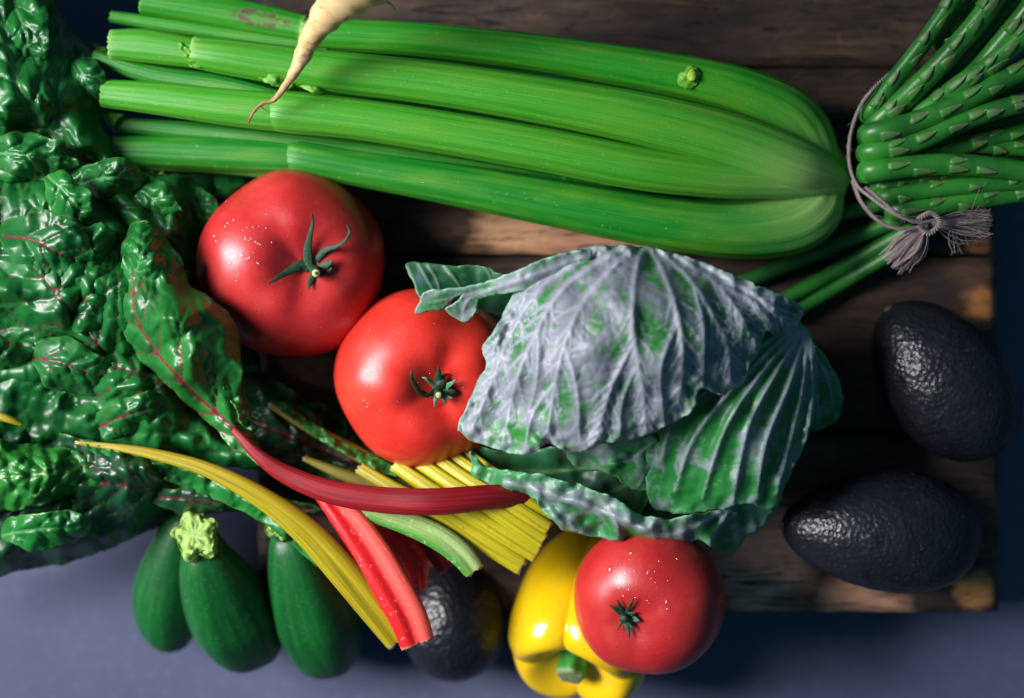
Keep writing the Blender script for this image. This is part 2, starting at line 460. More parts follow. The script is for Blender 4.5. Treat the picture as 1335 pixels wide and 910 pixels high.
M_cel = [celery_mat('celery_green', (.012, .215, .008), (.020, .27, .012), (.036, .32, .018)),
         celery_mat('celery_yellow_green', (.034, .27, .012), (.052, .32, .018), (.085, .37, .032)),
         celery_mat('celery_deep_green', (.006, .15, .012), (.009, .20, .014), (.018, .25, .02))]
M_leaflet = simple('celery_leaflet', (.03, .20, .01), (.14, .40, .02), 300, .5)
M_leaflet_y = simple('celery_leaflet_yellow', (.20, .42, .02), (.36, .55, .05), 300, .5)

# leaves
def leaf_mat(name, c1, c2, veinc, rough, bloom=None, bloom_amt=(.45, .6), edgec=None, coat=0, vscale=1.0, rough2=None, nz=.14, fine=300, spec=.5):
    s = N(name); v = s.coord()
    col = s.ramp(s.noise(v, 26, 4, .6), [(.3, c1), (.7, c2)])
    col = s.mix(s.math('MULTIPLY', s.ramp(s.noise(v, 260, 3, .6), [(.4, 0.), (.7, 1.)]), .35), col, c2)
    r = s.ramp(s.noise(v, 40, 4), [(.3, rough), (.7, rough2 or rough + .12)])
    if bloom is not None:
        a = s.noise(v, 48, 5, .62, .5); b = s.noise(v, 170, 4, .6)
        f = s.math('ADD', s.math('MULTIPLY', a, .75), s.math('MULTIPLY', b, .25))
        f = s.math('ADD', f, s.math('MULTIPLY', s.attr('vein'), .10)); f = s.math('ADD', f, s.math('MULTIPLY', s.attr('ridge'), .06))
        fac = s.ramp(f, [(bloom_amt[0], 0.), (bloom_amt[1], 1.)])
        bl = s.ramp(s.noise(v, 75, 5, .7), [(.3, bloom), (.7, tuple(min(1, q * 1.5) for q in bloom))])
        col = s.mix(fac, col, bl)
    vv = s.attr('vein') if bloom is not None else s.ramp(s.attr('vein'), [(.38, 0.), (.85, 1.)])
    col = s.mix(s.math('MULTIPLY', vv, vscale, True), col, veinc)
    if edgec is not None: col = s.mix(s.math('MULTIPLY', s.attr('edge'), .7), col, edgec)
    else: col = s.mix(s.math('MULTIPLY', s.math('POWER', s.attr('edge'), 3.), .55), col, (.07, .25, .04))
    nb = s.bump(s.noise(v, fine, 4, .6), nz, .0006); nb = s.bump(s.vor(v, fine * .55), nz * .5, .0006, nb)
    m = s.fin(col, r, nb, coat=coat, coat_r=.22, spec=spec)
    # a little light passes through the blade
    tr = s.n('ShaderNodeBsdfTranslucent'); s.l(col, tr.inputs[0]); ms = s.n('ShaderNodeMixShader'); ms.inputs[0].default_value = .06
    out = s.t.nodes['Material Output']; s.l(s.b.outputs[0], ms.inputs[1]); s.l(tr.outputs[0], ms.inputs[2]); s.l(ms.outputs[0], out.inputs[0])
    return m
M_chard_red = leaf_mat('chard_blade_red_veined', (.003, .066, .014), (.009, .15, .022), (.13, .010, .028), .33, spec=.5)
M_chard_grn = leaf_mat('chard_blade_green', (.003, .072, .014), (.010, .17, .022), (.12, .32, .12), .33, vscale=.6, spec=.5)
M_chard_front = leaf_mat('chard_blade_crimson_veined', (.006, .085, .016), (.016, .18, .024), (.17, .010, .026), .33, spec=.5)
M_chard_pale = leaf_mat('chard_blade_fresh', (.008, .10, .012), (.02, .20, .02), (.14, .32, .06), .33, vscale=.5, spec=.5)  # lighter green blade colour
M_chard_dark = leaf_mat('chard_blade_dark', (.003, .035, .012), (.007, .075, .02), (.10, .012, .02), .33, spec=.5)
M_cab = leaf_mat('cabbage_leaf_waxy', (.010, .12, .022), (.03, .24, .035), (.42, .46, .52), .42, bloom=(.16, .18, .205), bloom_amt=(.41, .53), edgec=(.22, .42, .30), vscale=.6, nz=.3, fine=420)
M_cab2 = leaf_mat('cabbage_leaf_green_waxy', (.008, .11, .024), (.02, .22, .035), (.34, .42, .42), .38, bloom=(.15, .19, .20), bloom_amt=(.49, .60), edgec=(.10, .34, .16), vscale=.55, nz=.4, fine=420)
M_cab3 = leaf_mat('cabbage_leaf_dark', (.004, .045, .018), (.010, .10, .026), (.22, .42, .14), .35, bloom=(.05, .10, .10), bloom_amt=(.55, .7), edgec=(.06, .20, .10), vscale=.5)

# chard stalks
def stalk_mat(name, c1, c2, c3, rough=.34, streak=30, sidecol=None, speck=None, spec=.5):
    s = N(name); c = s.n('ShaderNodeTexCoord'); m = s.n('ShaderNodeMapping'); s.l(c.outputs['UV'], m.inputs[0])
    m.inputs['Scale'].default_value = (streak, 22, 1); st = s.noise(m.outputs[0], 1, 4, .6, .3)
    col = s.ramp(st, [(.3, c1), (.55, c2), (.8, c3)])
    if sidecol is not None: col = s.mix(s.attr('side'), col, s.mix(st, sidecol, tuple(min(1, q * 1.6) for q in sidecol)))
    if speck is not None:
        v = s.coord(); col = s.mix(s.math('MULTIPLY', s.ramp(s.noise(v, 420, 3, .6), [(.60, 0.), (.72, 1.)]), .6), col, speck)
    cap = s.attr('cap'); col = s.mix(cap, col, s.mix(.55, col, (.7, .6, .35)))
    nb = s.bump(st, .5, .0009)
    return s.fin(col, rough, nb, sss=.1, sss_r=(1, .4, .2), sss_scale=.003, spec=spec)
M_st_dred = stalk_mat('chard_stalk_crimson', (.14, .002, .006), (.26, .003, .008), (.38, .010, .014), .5)
M_st_red = stalk_mat('chard_stalk_scarlet', (.50, .010, .014), (.66, .016, .018), (.75, .04, .03), .28, sidecol=(.78, .10, .075), speck=(.85, .35, .25))
M_st_yel = stalk_mat('chard_stalk_yellow', (.20, .17, .004), (.36, .31, .008), (.52, .46, .03), .35, sidecol=(.25, .18, .004), speck=(.35, .18, .02))
M_st_fan = stalk_mat('chard_stalk_lemon', (.24, .22, .004), (.50, .45, .012), (.66, .62, .05), .36, speck=(.25, .20, .02))
M_st_olive = stalk_mat('chard_stalk_olive', (.14, .13, .006), (.25, .22, .01), (.34, .32, .02), .45)
M_st_wht = stalk_mat('chard_stalk_pale_green', (.14, .30, .06), (.30, .44, .14), (.45, .56, .25), .25, sidecol=(.035, .20, .02), speck=(.7, .8, .6))

# avocado
def avo_mat(name, c1, c2):
    s = N(name); v = s.coord()
    col = s.ramp(s.noise(v, 50, 4), [(.3, c1), (.7, c2)])
    w = s.vor(v, 430); n2 = s.noise(v, 380, 3, .6)
    h = s.math('ADD', w, s.math('MULTIPLY', n2, 1.0))
    col = s.mix(s.math('MULTIPLY', s.ramp(s.noise(v, 500, 2), [(.66, 0.), (.75, 1.)]), .5), col, (.10, .09, .05))
    nb = s.bump(h, .38, .0010)
    return s.fin(col, .31, nb, spec=.42)
M_avo = avo_mat('avocado_skin', (.005, .006, .010), (.012, .014, .018))
# zucchini
s = N('zucchini_skin'); v = s.coord('UV', (26, 3, 1)); ob = s.coord()
col = s.ramp(s.noise(v, 1, 3), [(.3, (.002, .055, .012)), (.7, (.007, .12, .018))])
col = s.mix(s.math('MULTIPLY', s.ramp(s.noise(ob, 500, 2), [(.60, 0.), (.70, 1.)]), .35), col, (.05, .22, .06))
M_zuc = s.fin(col, .42, s.bump(s.noise(ob, 120, 3), .2, .002), spec=.4)
M_zstem = simple('zucchini_stem', (.14, .30, .045), (.34, .50, .12), 260, .6, .5)
# bell pepper
s = N('yellow_pepper_skin'); v = s.coord()
col = s.ramp(s.noise(v, 18, 3), [(.3, (.72, .46, .004)), (.7, (.84, .60, .008))])
M_pep = s.fin(col, .2, s.bump(s.noise(v, 70, 3), .12, .002), sss=.15, sss_r=(1, .6, .1), coat=.22, coat_r=.14)
M_pstem = simple('pepper_stem', (.02, .20, .02), (.06, .32, .05), 200, .5, .4)
M_pcut = simple('pepper_stem_cut', (.10, .16, .06), (.28, .34, .16), 500, .7, .6)
# parsnip
s = N('parsnip_skin'); v = s.coord()
col = s.ramp(s.noise(v, 60, 5, .6), [(.3, (.50, .33, .10)), (.6, (.74, .60, .30))])
ringn = s.noise(s.coord('UV', (4, 330, 1)), 1, 4, .6)
col = s.mix(s.ramp(ringn, [(.60, 0.), (.74, .75)]), col, (.33, .14, .05))
col = s.mix(s.math('MULTIPLY', s.ramp(s.noise(v, 150, 4, .6), [(.57, 0.), (.68, 1.)]), .7), col, (.25, .08, .035))
col = s.mix(s.attr('tip'), col, (.22, .075, .04))
M_pars = s.fin(col, .45, s.bump(ringn, .6, .0012), sss=.12, sss_scale=.004)
# asparagus + twine
M_asp = simple('asparagus_green', (.008, .085, .014), (.035, .25, .024), 55, .36, .25)
s = N('asparagus_bract'); v = s.coord(); col = s.ramp(s.noise(v, 90, 3), [(.3, (.014, .13, .016)), (.7, (.05, .28, .03))])
col = s.mix(s.math('POWER', s.attr('tip'), .8), col, s.mix(s.noise(v, 60, 2), (.17, .10, .085), (.08, .20, .05)))
M_bract = s.fin(col, .5, s.bump(s.noise(v, 600, 3), .3, .0005))
M_twine = simple('jute_twine', (.26, .20, .19), (.50, .42, .40), 1500, .85, .9)

# ------------------------------------------------------------------ table and wooden board
ZB = 0.045
tab = mesh('table_surface', [(-1.5, -1.2, 0), (1.5, -1.2, 0), (1.5, 1.2, 0), (-1.5, 1.2, 0)], [(0, 1, 2, 3)], M_table, loc=(0, 0, 0), smooth=False)
tab['kind'] = 'structure'

board = thing('wooden_board', 'old dark stained board of wide rough planks under the vegetables', 'board', P(830, 420, 0) * 1)
board.location.z = 0
def plank(x0, y0, x1, y1, mat, seed, ztop=ZB, zbot=ZB - .022):
    nx, ny = 90, 18
    u = np.linspace(0, 1, nx); v = np.linspace(0, 1, ny)
    U, Vv = np.meshgrid(u, v); X = x0 + (x1 - x0) * U; Y = y0 + (y1 - y0) * Vv
    ed = np.minimum(np.minimum(Vv, 1 - Vv) * abs(y1 - y0), np.minimum(U, 1 - U) * abs(x1 - x0))
    Y = Y + 1.6 * fbm(X / 40, Vv * 2, seed, 3) * np.where((Vv < .02) | (Vv > .98), 1, 0)
    X = X + 2.2 * fbm(Y / 14, U * 2, seed + 3, 3) * np.where((U < .01) | (U > .99), 1, 0)
    Z = ztop - .0016 * np.exp(-ed / 2.5) + .0007 * fbm(X / 130, Y / 9, seed + 1, 3)
    top = PN(X.ravel(), Y.ravel(), np.full(X.size, ztop)); top[:, 2] = Z.ravel()
    n = nx * ny
    ring = [j for j in range(nx)] + [i * nx + nx - 1 for i in range(1, ny)] + [(ny - 1) * nx + j for j in range(nx - 2, -1, -1)] + [i * nx for i in range(ny - 2, 0, -1)]
    low = top[ring].copy(); low[:, 2] = zbot
    F = [(i * nx + j, (i + 1) * nx + j, (i + 1) * nx + j + 1, i * nx + j + 1) for i in range(ny - 1) for j in range(nx - 1)]
    R = len(ring)
    F += [(ring[k], ring[(k + 1) % R], n + (k + 1) % R, n + k) for k in range(R)]
    F.append(tuple(range(n + R - 1, n - 1, -1)))
    return mesh('plank', np.vstack([top, low]), F, mat, board)
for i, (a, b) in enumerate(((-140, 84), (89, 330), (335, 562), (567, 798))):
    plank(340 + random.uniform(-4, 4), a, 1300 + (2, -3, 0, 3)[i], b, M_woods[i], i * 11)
for x in (420, 1230):
    a, b = P(x - 45, -135, .012), P(x + 45, 790, .012)
    V = [(a.x, b.y, .001), (b.x, b.y, .001), (b.x, a.y, .001), (a.x, a.y, .001), (a.x, b.y, ZB - .0225), (b.x, b.y, ZB - .0225), (b.x, a.y, ZB - .0225), (a.x, a.y, ZB - .0225)]
    mesh('batten', V, [(3, 2, 1, 0), (4, 5, 6, 7), (0, 1, 5, 4), (1, 2, 6, 5), (2, 3, 7, 6), (3, 0, 4, 7)], M_woods[0], board, smooth=False)

# ------------------------------------------------------------------ celery
def crescent(K=72, ribs=13, amp=.013):
    a = np.linspace(-1.62, 1.62, K); r = 1 + amp * np.cos(a * ribs * 1.0)
    out = np.stack([.5 * np.sin(a) * r, 0.5 * np.cos(a) * r], 1)
    b = np.linspace(1.45, -1.45, 16)
    inn = np.stack([.40 * np.sin(b), .5 * np.cos(b) * .42 - .08], 1)
    return np.vstack([out, inn])
CP = crescent()
cel = thing('celery_bunch', 'large bunch of bright green celery with trimmed stalks lying across the top', 'celery', P(650, 160, ZB))
def stalk(path, mat, pale=(), scar=None, n=110, jag=.0008, name='stalk'):
    def at(t, u):
        p = np.zeros_like(t)
        for t0, w, k in pale: p = np.maximum(p, k * np.exp(-((t - t0) / w) ** 2))
        sc = np.zeros_like(t)
        if scar:
            d = np.sqrt(((t - scar[0]) / scar[1]) ** 2 + ((u - scar[2]) / scar[3]) ** 2)
            sc = np.exp(-((d - .8) / .28) ** 2) + .25 * (d < .7)
        return {'pale': np.clip(p, 0, 1), 'scar': np.clip(sc, 0, 1)}
    path = [(x, y, z, w * (.95 if x < 1000 else 1), h) for x, y, z, w, h in path]
    o = sweep(name, path, CP, mat, cel, n=n, attrs_fn=at, jag=jag)
    # the whitish foot of every stalk, measured from the root end of the bunch
    m_ = len(o.data.vertices); co = np.empty(m_ * 3, dtype=np.float32); o.data.vertices.foreach_get('co', co); co = co.reshape(-1, 3) + np.array(cel.location)
    k = PX * (CAMZ - co[:, 2]) / (CAMZ - ZREF); X = co[:, 0] / k + 667.5; Y = -co[:, 1] / k + 455
    d = np.hypot((X - 1094) / 1.5, Y - 240)
    a = o.data.attributes['pale']; old = np.empty(m_, dtype=np.float32); a.data.foreach_get('value', old)
    a.data.foreach_set('value', np.maximum(old, np.exp(-(d / 60) ** 1.7)).astype(np.float32))
    return o
# main stalks: px, py, z, width, height  (from the cut left end to the butt)
stalk([(395, 44, .092, 46, 40), (520, 50, .094, 46, 44), (680, 66, .096, 50, 50), (820, 88, .096, 56, 56), (940, 112, .094, 64, 62), (1014, 140, .088, 68, 66), (1048, 168, .082, 66, 62), (1066, 204, .076, 56, 54), (1071, 234, .068, 48, 44)], M_cel[0], pale=((0, .012, .6), (1, .03, .4)))
stalk([(252, 68, .105, 42, 34), (300, 75, .106, 50, 44), (420, 92, .107, 56, 50), (560, 108, .108, 60, 56), (700, 130, .109, 64, 60), (840, 156, .108, 72, 64), (950, 184, .104, 76, 60), (1030, 212, .097, 68, 54), (1070, 226, .086, 52, 46), (1092, 236, .074, 34, 36)], M_cel[1], pale=((0, .025, .5), (1, .05, .6), (.83, .06, .2)))
stalk([(365, 145, .1045, 50, 42), (374, 146, .1065, 58, 47), (460, 155, .108, 56, 50), (560, 170, .109, 58, 54), (700, 194, .109, 60, 58), (830, 219, .107, 60, 56), (930, 232, .102, 54, 48), (1005, 236, .095, 46, 42), (1060, 238, .087, 38, 38), (1092, 244, .076, 26, 30)], M_cel[1], pale=((0, .03, .7), (1, .05, .6)))
stalk([(384, 205, .086, 42, 36), (394, 206, .0885, 49, 41), (470, 220, .089, 50, 46), (580, 238, .090, 58, 52), (720, 264, .091, 66, 58), (850, 288, .090, 72, 62), (950, 300, .087, 78, 64), (1022, 292, .083, 84, 62), (1058, 272, .079, 82, 58), (1074, 244, .070, 56, 48)], M_cel[2], pale=((0, .02, .75), (1, .03, .4)))
# upper petiole lengths left of the nodes
stalk([(186, 2, .088, 34, 28), (260, 12, .089, 40, 32), (330, 24, .090, 44, 34), (398, 38, .092, 38, 36)], M_cel[0], pale=((1, .03, .7),), scar=(.72, .16, .42, .14), n=60)
stalk([(146, 58, .098, 40, 30), (190, 60, .100, 46, 32), (258, 70, .103, 40, 32)], M_cel[1], pale=((0, .1, .4),), n=40)
stalk([(136, 122, .098, 38, 30), (200, 128, .101, 44, 34), (290, 139, .104, 50, 40), (364, 146, .1055, 54, 42), (378, 147, .1035, 46, 36)], M_cel[1], pale=((1, .04, .8),), n=60)
stalk([(150, 196, .083, 38, 32), (220, 198, .084, 44, 36), (310, 202, .086, 46, 38), (386, 206, .087, 45, 38), (400, 207, .085, 38, 32)], M_cel[2], pale=((1, .03, .7), (0, .03, .4)), n=60)
# thin inner stems in the gaps
stalk([(124, 74, .092, 20, 20), (200, 98, .096, 26, 24), (290, 112, .100, 28, 26), (372, 130, .104, 20, 22)], M_cel[2], n=50, pale=((1, .03, .6),))
stalk([(146, 22, .082, 16, 16), (240, 36, .086, 22, 20), (330, 50, .088, 24, 22), (430, 62, .092, 24, 22)], M_cel[0], n=50)
stalk([(150, 163, .078, 20, 18), (240, 170, .082, 26, 22), (330, 178, .086, 28, 24), (430, 190, .088, 28, 26), (600, 215, .088, 26, 26), (800, 250, .084, 26, 26)], M_cel[2], n=60)
stalk([(150, 213, .076, 16, 14), (260, 217, .078, 16, 16), (350, 226, .080, 14, 14), (450, 240, .080, 10, 10)], M_cel[1], pale=((0, .3, .8),), n=40)
stalk([(190, 118, .066, 60, 40), (500, 130, .066, 80, 50), (800, 180, .068, 110, 60), (1000, 215, .068, 110, 56), (1080, 235, .062, 60, 40)], M_cel[2], n=60)
stalk([(200, 60, .066, 60, 40), (600, 110, .068, 110, 60), (900, 190, .072, 130, 76), (1040, 225, .068, 120, 60), (1096, 240, .062, 70, 40)], M_cel[2], n=60)
# rounded butt
Mb = place(P(1046, 236, .064), (1, -.05, -.05))
body('butt', lambda t, p: (.018 * np.sin(p) * np.cos(t) * (1 + .05 * np.cos(9 * t)), .024 * np.sin(p) * np.sin(t), .0172 * np.cos(p)), 60, 24, Mb, M_cel[0], cel,
     lambda t, p: {'pale': np.full(t.shape, .75), 'scar': np.zeros(t.shape)})

def leaflet(parent, pts, z, mat, seed, name='leaflet'):
    cx, cy = np.mean(pts, 0)
    zc = [(cx, cy, z + .002), (cx - 15, cy, z - .001), (cx + 15, cy, z), (cx, cy + 15, z - .001), (cx, cy - 15, z)]
    return blade(name, pts, zc, mat, parent, g=2.2, crumple=(.0012, 8), wobble=(1.5, 5), thick=.0003, seed=seed)
leaflet(cel, [(196, 222), (204, 228), (212, 221), (214, 230), (207, 245), (202, 262), (197, 246), (194, 232)], .077, M_leaflet_y, 1)
leaflet(cel, [(340, 92), (362, 96), (382, 108), (376, 116), (352, 110), (336, 101)], .112, M_leaflet, 2)
leaflet(cel, [(390, 110), (410, 113), (424, 121), (405, 121)], .111, M_leaflet, 3)
leaflet(cel, [(884, 96), (892, 92), (900, 85), (910, 90), (914, 104), (906, 114), (892, 116), (883, 108)], .1068, M_leaflet, 4)
leaflet(cel, [(897, 94), (904, 90), (909, 97), (904, 106), (896, 104)], .1080, M_leaflet_y, 5)
leaflet(cel, [(232, 56), (244, 62), (262, 84), (256, 88), (240, 76)], .1095, M_leaflet, 6)
for q, (x, y) in enumerate(((128, 66), (126, 132), (140, 152))):
    leaflet(cel, [(x - 10, y - 12), (x + 2, y - 6), (x + 22, y - 3), (x + 14, y + 3), (x + 6, y + 16), (x - 5, y + 3)], .084, M_leaflet, 10 + q)

# ------------------------------------------------------------------ water drops
def drops(parent, bvh, spots, name='water_drops'):
    V = []; F = []
    for x, y, r in spots:
        p, n = hit(bvh, x, y)
        if p is None: continue
        Mx = Matrix.Translation(p) @ n.to_track_quat('Z', 'Y').to_matrix().to_4x4()
        rr = r * 1.25 * PX; b0 = len(V); K = 10; st = random.uniform(.8, 1.25)
        for j, ph in enumerate((1.75, 1.3, .9, .45)):
            for i in range(K):
                a = i / K * 6.2832
                V.append(tuple(Mx @ Vector((rr * math.sin(ph) * math.cos(a) * st, rr * math.sin(ph) * math.sin(a) / st, rr * .62 * math.cos(ph)))))
        V.append(tuple(Mx @ Vector((0, 0, rr * .62))))
        for j in range(3):
            for i in range(K):
                a = b0 + j * K + i; b = b0 + j * K + (i + 1) % K; F.append((a, b, b + K, a + K))
        for i in range(K): F.append((b0 + 3 * K + i, b0 + 3 * K + (i + 1) % K, b0 + 4 * K))
    if V: mesh(name, V, F, M_water, parent, kind='stuff')

# ------------------------------------------------------------------ tomatoes
def tomato(label, cx, cy, z, rpx, tilt_px, squash, mat, lobes, roll, group, cav=.17):
    c = P(cx, cy, z); k = PX * (CAMZ - z) / (CAMZ - ZREF); R = rpx * k
    t = thing('tomato', label, 'tomato', (c.x, c.y, c.z - R * squash), group)
    ax = Vector((tilt_px[0] / rpx, -tilt_px[1] / rpx, 1)).normalized()
    M = place(c, ax, roll)
    l1, l2, l3 = lobes
    def fn(th, ph):
        s = np.sin(ph); lob = l1 * np.cos(5 * th + .6) + l2 * np.cos(3 * th + 1.9) + l3 * np.cos(8 * th)
        w = np.exp(-((ph - .75) / .55) ** 2)
        r = R * (s ** .92) * (1 + .35 * lob * s + lob * w)
        zz = R * squash * np.cos(ph) * (1 + .12 * np.sin(ph) ** 2)
        zz = zz - R * cav * np.exp(-(ph / .30) ** 2) - R * .06 * np.exp(-((np.pi - ph) / .3) ** 2)
        zz = zz + R * .55 * lob * np.exp(-((ph - .42) / .25) ** 2)
        return r * np.cos(th), r * np.sin(th), zz
    o = body('skin', fn, 128, 80, M, mat, t)
    return t, o, world_bvh(o)

def sepal(parent, bvh, pts, mat, name='sepal'):
    """pts: px, py, lift above the skin, width"""
    rows = []
    for x, y, lift, w in pts:
        p, n = hit(bvh, x, y); z = p.z + lift; w = w * .8
        rows.append((x, y, z, w, max(w * .28, 1.6)))
    return sweep(name, rows, circle(8), mat, parent, n=24)

TG = 'large ripe red tomatoes'
t1, o1, b1 = tomato('deep red tomato with long curling sepals, between the chard leaves and the celery', 382, 345, .084, 122, (34, 6), .80, M_tom1, (.030, .026, .008), .4, TG)
for pts in ([(404, 352, .000, 16), (401, 330, .002, 15), (404, 308, .004, 9), (408, 290, .007, 5), (406, 278, .010, 2)],
            [(404, 350, .000, 18), (392, 346, .001, 18), (376, 354, .002, 12), (362, 362, .003, 7), (349, 370, .004, 2)],
            [(412, 340, .000, 11), (424, 326, .002, 11), (437, 322, .004, 8), (450, 314, .007, 6), (456, 302, .009, 5), (452, 293, .010, 2)],
            [(412, 356, .000, 12), (406, 364, .001, 11), (403, 372, .002, 7), (402, 377, .003, 2)],
            [(416, 350, .001, 14), (426, 345, .003, 13), (434, 340, .004, 6)],
            [(418, 356, .000, 10), (428, 354, .002, 9), (433, 349, .003, 3)]):
    sepal(t1, b1, pts, M_calyx)
p, n = hit(b1, 411, 353)
sweep('stem', [(410, 352, p.z - .003, 16, 16), (411, 354, p.z + .004, 14, 14), (412, 356, p.z + .0075, 13, 13)], circle(14), M_calyx, t1, n=8, up=(0, 1, 0))
sweep('stem_cut', [(412, 356, p.z + .0072, 11, 11), (412, 356.3, p.z + .0082, 10, 10)], circle(14), M_cut, t1, n=4, up=(0, 1, 0))
sweep('stem_core', [(412, 356, p.z + .0078, 4, 4), (412, 356.3, p.z + .0087, 3, 3)], circle(10), M_calyx, t1, n=4, up=(0, 1, 0))
sp = [(300 + rng.normal(0, 4), 345 + rng.normal(0, 4), 3)]
sp += [(330 + rng.normal(0, 12), 325 + rng.normal(0, 18), rng.uniform(1.4, 2.8)) for _ in range(20)]
sp += [(rng.uniform(275, 420), rng.uniform(255, 440), rng.uniform(1, 2)) for _ in range(14)]
sp += [(280, 308, 3.6), (282, 314, 3), (294, 294, 3.2), (298, 290, 2.5), (306, 286, 2.8), (348, 279, 2.6), (318, 300, 2), (338, 318, 2.8), (316, 333, 2.6)]
drops(t1, b1, sp)

t2, o2, b2 = tomato('bright red tomato half tucked under the tip of the waxy cabbage leaf', 553, 492, .086, 116, (30, 20), .84, M_tom2, (.030, .026, .008), 2.2, TG, .2)
for k, (dx, dy, L, w) in enumerate(((-1, -.9, 30, 8), (-.15, -1, 28, 14), (.35, -.95, 26, 14), (.9, -.4, 24, 12), (1, .2, 26, 11), (.55, .9, 26, 8), (-.2, 1, 20, 10), (-.7, .3, 22, 9), (.1, -.5, 18, 15), (.6, .45, 20, 12))):
    m = math.hypot(dx, dy); dx /= m; dy /= m; cx, cy = 572, 508
    pts = [(cx, cy, .001, w), (cx + dx * L * .35, cy + dy * L * .35, .002 + .001 * (k % 3), w), (cx + dx * L * .7 + 3 * math.sin(k * 2), cy + dy * L * .7, .003 + .002 * (k % 2), w * .7), (cx + dx * L + 5 * math.sin(k), cy + dy * L + 4 * math.cos(k * 3), .006 if k % 2 else .001, 1.5)]
    sepal(t2, b2, pts, M_calyx if k % 3 else M_calyx_pale)
p, n = hit(b2, 572, 511)
sweep('stem', [(570, 510, p.z - .002, 13, 13), (571, 513, p.z + .005, 11, 11), (572, 515, p.z + .008, 11, 11)], circle(12), M_calyx, t2, n=8, up=(0, 1, 0))
sweep('stem_cut', [(572, 515, p.z + .0078, 9, 9), (572, 515.3, p.z + .0087, 8, 8)], circle(12), M_cut, t2, n=4, up=(0, 1, 0))
sepal(t2, b2, [(560, 516, .001, 8), (549, 512, .003, 9), (541, 502, .005, 8), (536, 490, .008, 5), (538, 481, .010, 2)], M_calyx)
drops(t2, b2, [(rng.uniform(470, 620), rng.uniform(400, 590), rng.uniform(1, 2.2)) for _ in range(18)] + [(482, 488, 3), (480, 503, 2.8), (476, 523, 3.2), (484, 468, 2.5), (478, 531, 2), (606, 505, 3), (600, 498, 2.2), (482, 430, 2.2), (568, 422, 2.5)])

t3, o3, b3 = tomato('red tomato resting on the yellow pepper below the cabbage', 846, 781, .098, 99, (-33, 30), .84, M_tom1, (.012, .016, .004), 1.2, TG, .13)
for k, (dx, dy, L, w) in enumerate(((-1, -.7, 26, 8), (-.5, -1, 24, 9), (.5, -1, 26, 7), (.6, .2, 20, 14), (.2, 1, 30, 9), (.5, .8, 24, 9), (-.5, .9, 22, 5), (.9, -.3, 14, 10))):
    m = math.hypot(dx, dy); dx /= m; dy /= m; cx, cy = 815, 803
    pts = [(cx, cy, .000, w), (cx + dx * L * .4, cy + dy * L * .4, .002, w), (cx + dx * L * .75, cy + dy * L * .75, .003, w * .6), (cx + dx * L, cy + dy * L, .003, 1.5)]
    sepal(t3, b3, pts, M_calyx if k != 3 else M_calyx_pale)
p, n = hit(b3, 817, 806)
sweep('stem', [(815, 803, p.z - .002, 13, 13), (814, 806, p.z + .004, 12, 12), (813, 808, p.z + .006, 11, 11)], circle(12), M_calyx, t3, n=8, up=(0, 1, 0))
drops(t3, b3, [(rng.normal(838, 22), rng.normal(762, 24), rng.uniform(1.4, 3)) for _ in range(20)] + [(824, 720, 4), (884, 728, 3), (796, 742, 4.5), (870, 786, 4), (872, 794, 3)])

# ------------------------------------------------------------------ yellow pepper
pc = P(764, 798, .052)
pep = thing('yellow_pepper', 'glossy yellow bell pepper under the lowest tomato, stem towards the front', 'pepper', (pc.x, pc.y, .012))
pax = Vector((-.24, -.78, .56)).normalized()
Mp = place(pc, pax, .35)
def pfn(th, ph):
    lob = .5 * (1 - np.abs(np.cos(2 * th + .3)) ** .8) ; lob = .11 * (np.abs(np.sin(2 * th)) ** .7 - .55) + .02 * np.cos(th + 1)
    s = np.sin(ph) ** .72
    taper = 1 - .30 * np.clip((ph - 1.0) / 2.1, 0, 1)
    r = .0395 * s * taper * (1 + lob * (1.2 - .3 * ph / 3.14))
    z = .046 * np.sign(np.cos(ph)) * np.abs(np.cos(ph)) ** .85
    z = z - .022 * np.exp(-(ph / .42) ** 2) + .05 * lob * np.exp(-((ph - .65) / .4) ** 2) - .012 * np.exp(-((3.14 - ph) / .5) ** 2)
    return r * np.cos(th), r * np.sin(th), z
po = body('flesh', pfn, 160, 90, Mp, M_pep, pep); pb = world_bvh(po)
q = [Mp @ Vector((0, 0, zz)) for zz in (.016, .022, .029, .036)]
def w2p(v):
    k = PX * (CAMZ - v.z) / (CAMZ - ZREF); return (v.x / k + 667.5, -v.y / k + 455.0, v.z)
rows = [(*w2p(v), w, w) for v, w in zip(q, (60, 44, 34, 38))]
sweep('stem', rows, circle(30, ribs=5, amp=.12), M_pstem, pep, n=24, up=(1, 0, 0))
rows = [(*w2p(Mp @ Vector((0, 0, zz))), w, w) for zz, w in ((.0355, 37), (.0375, 34), (.038, 26))]
sweep('stem_cut', rows, circle(30, ribs=5, amp=.10), M_pcut, pep, n=8, up=(1, 0, 0))

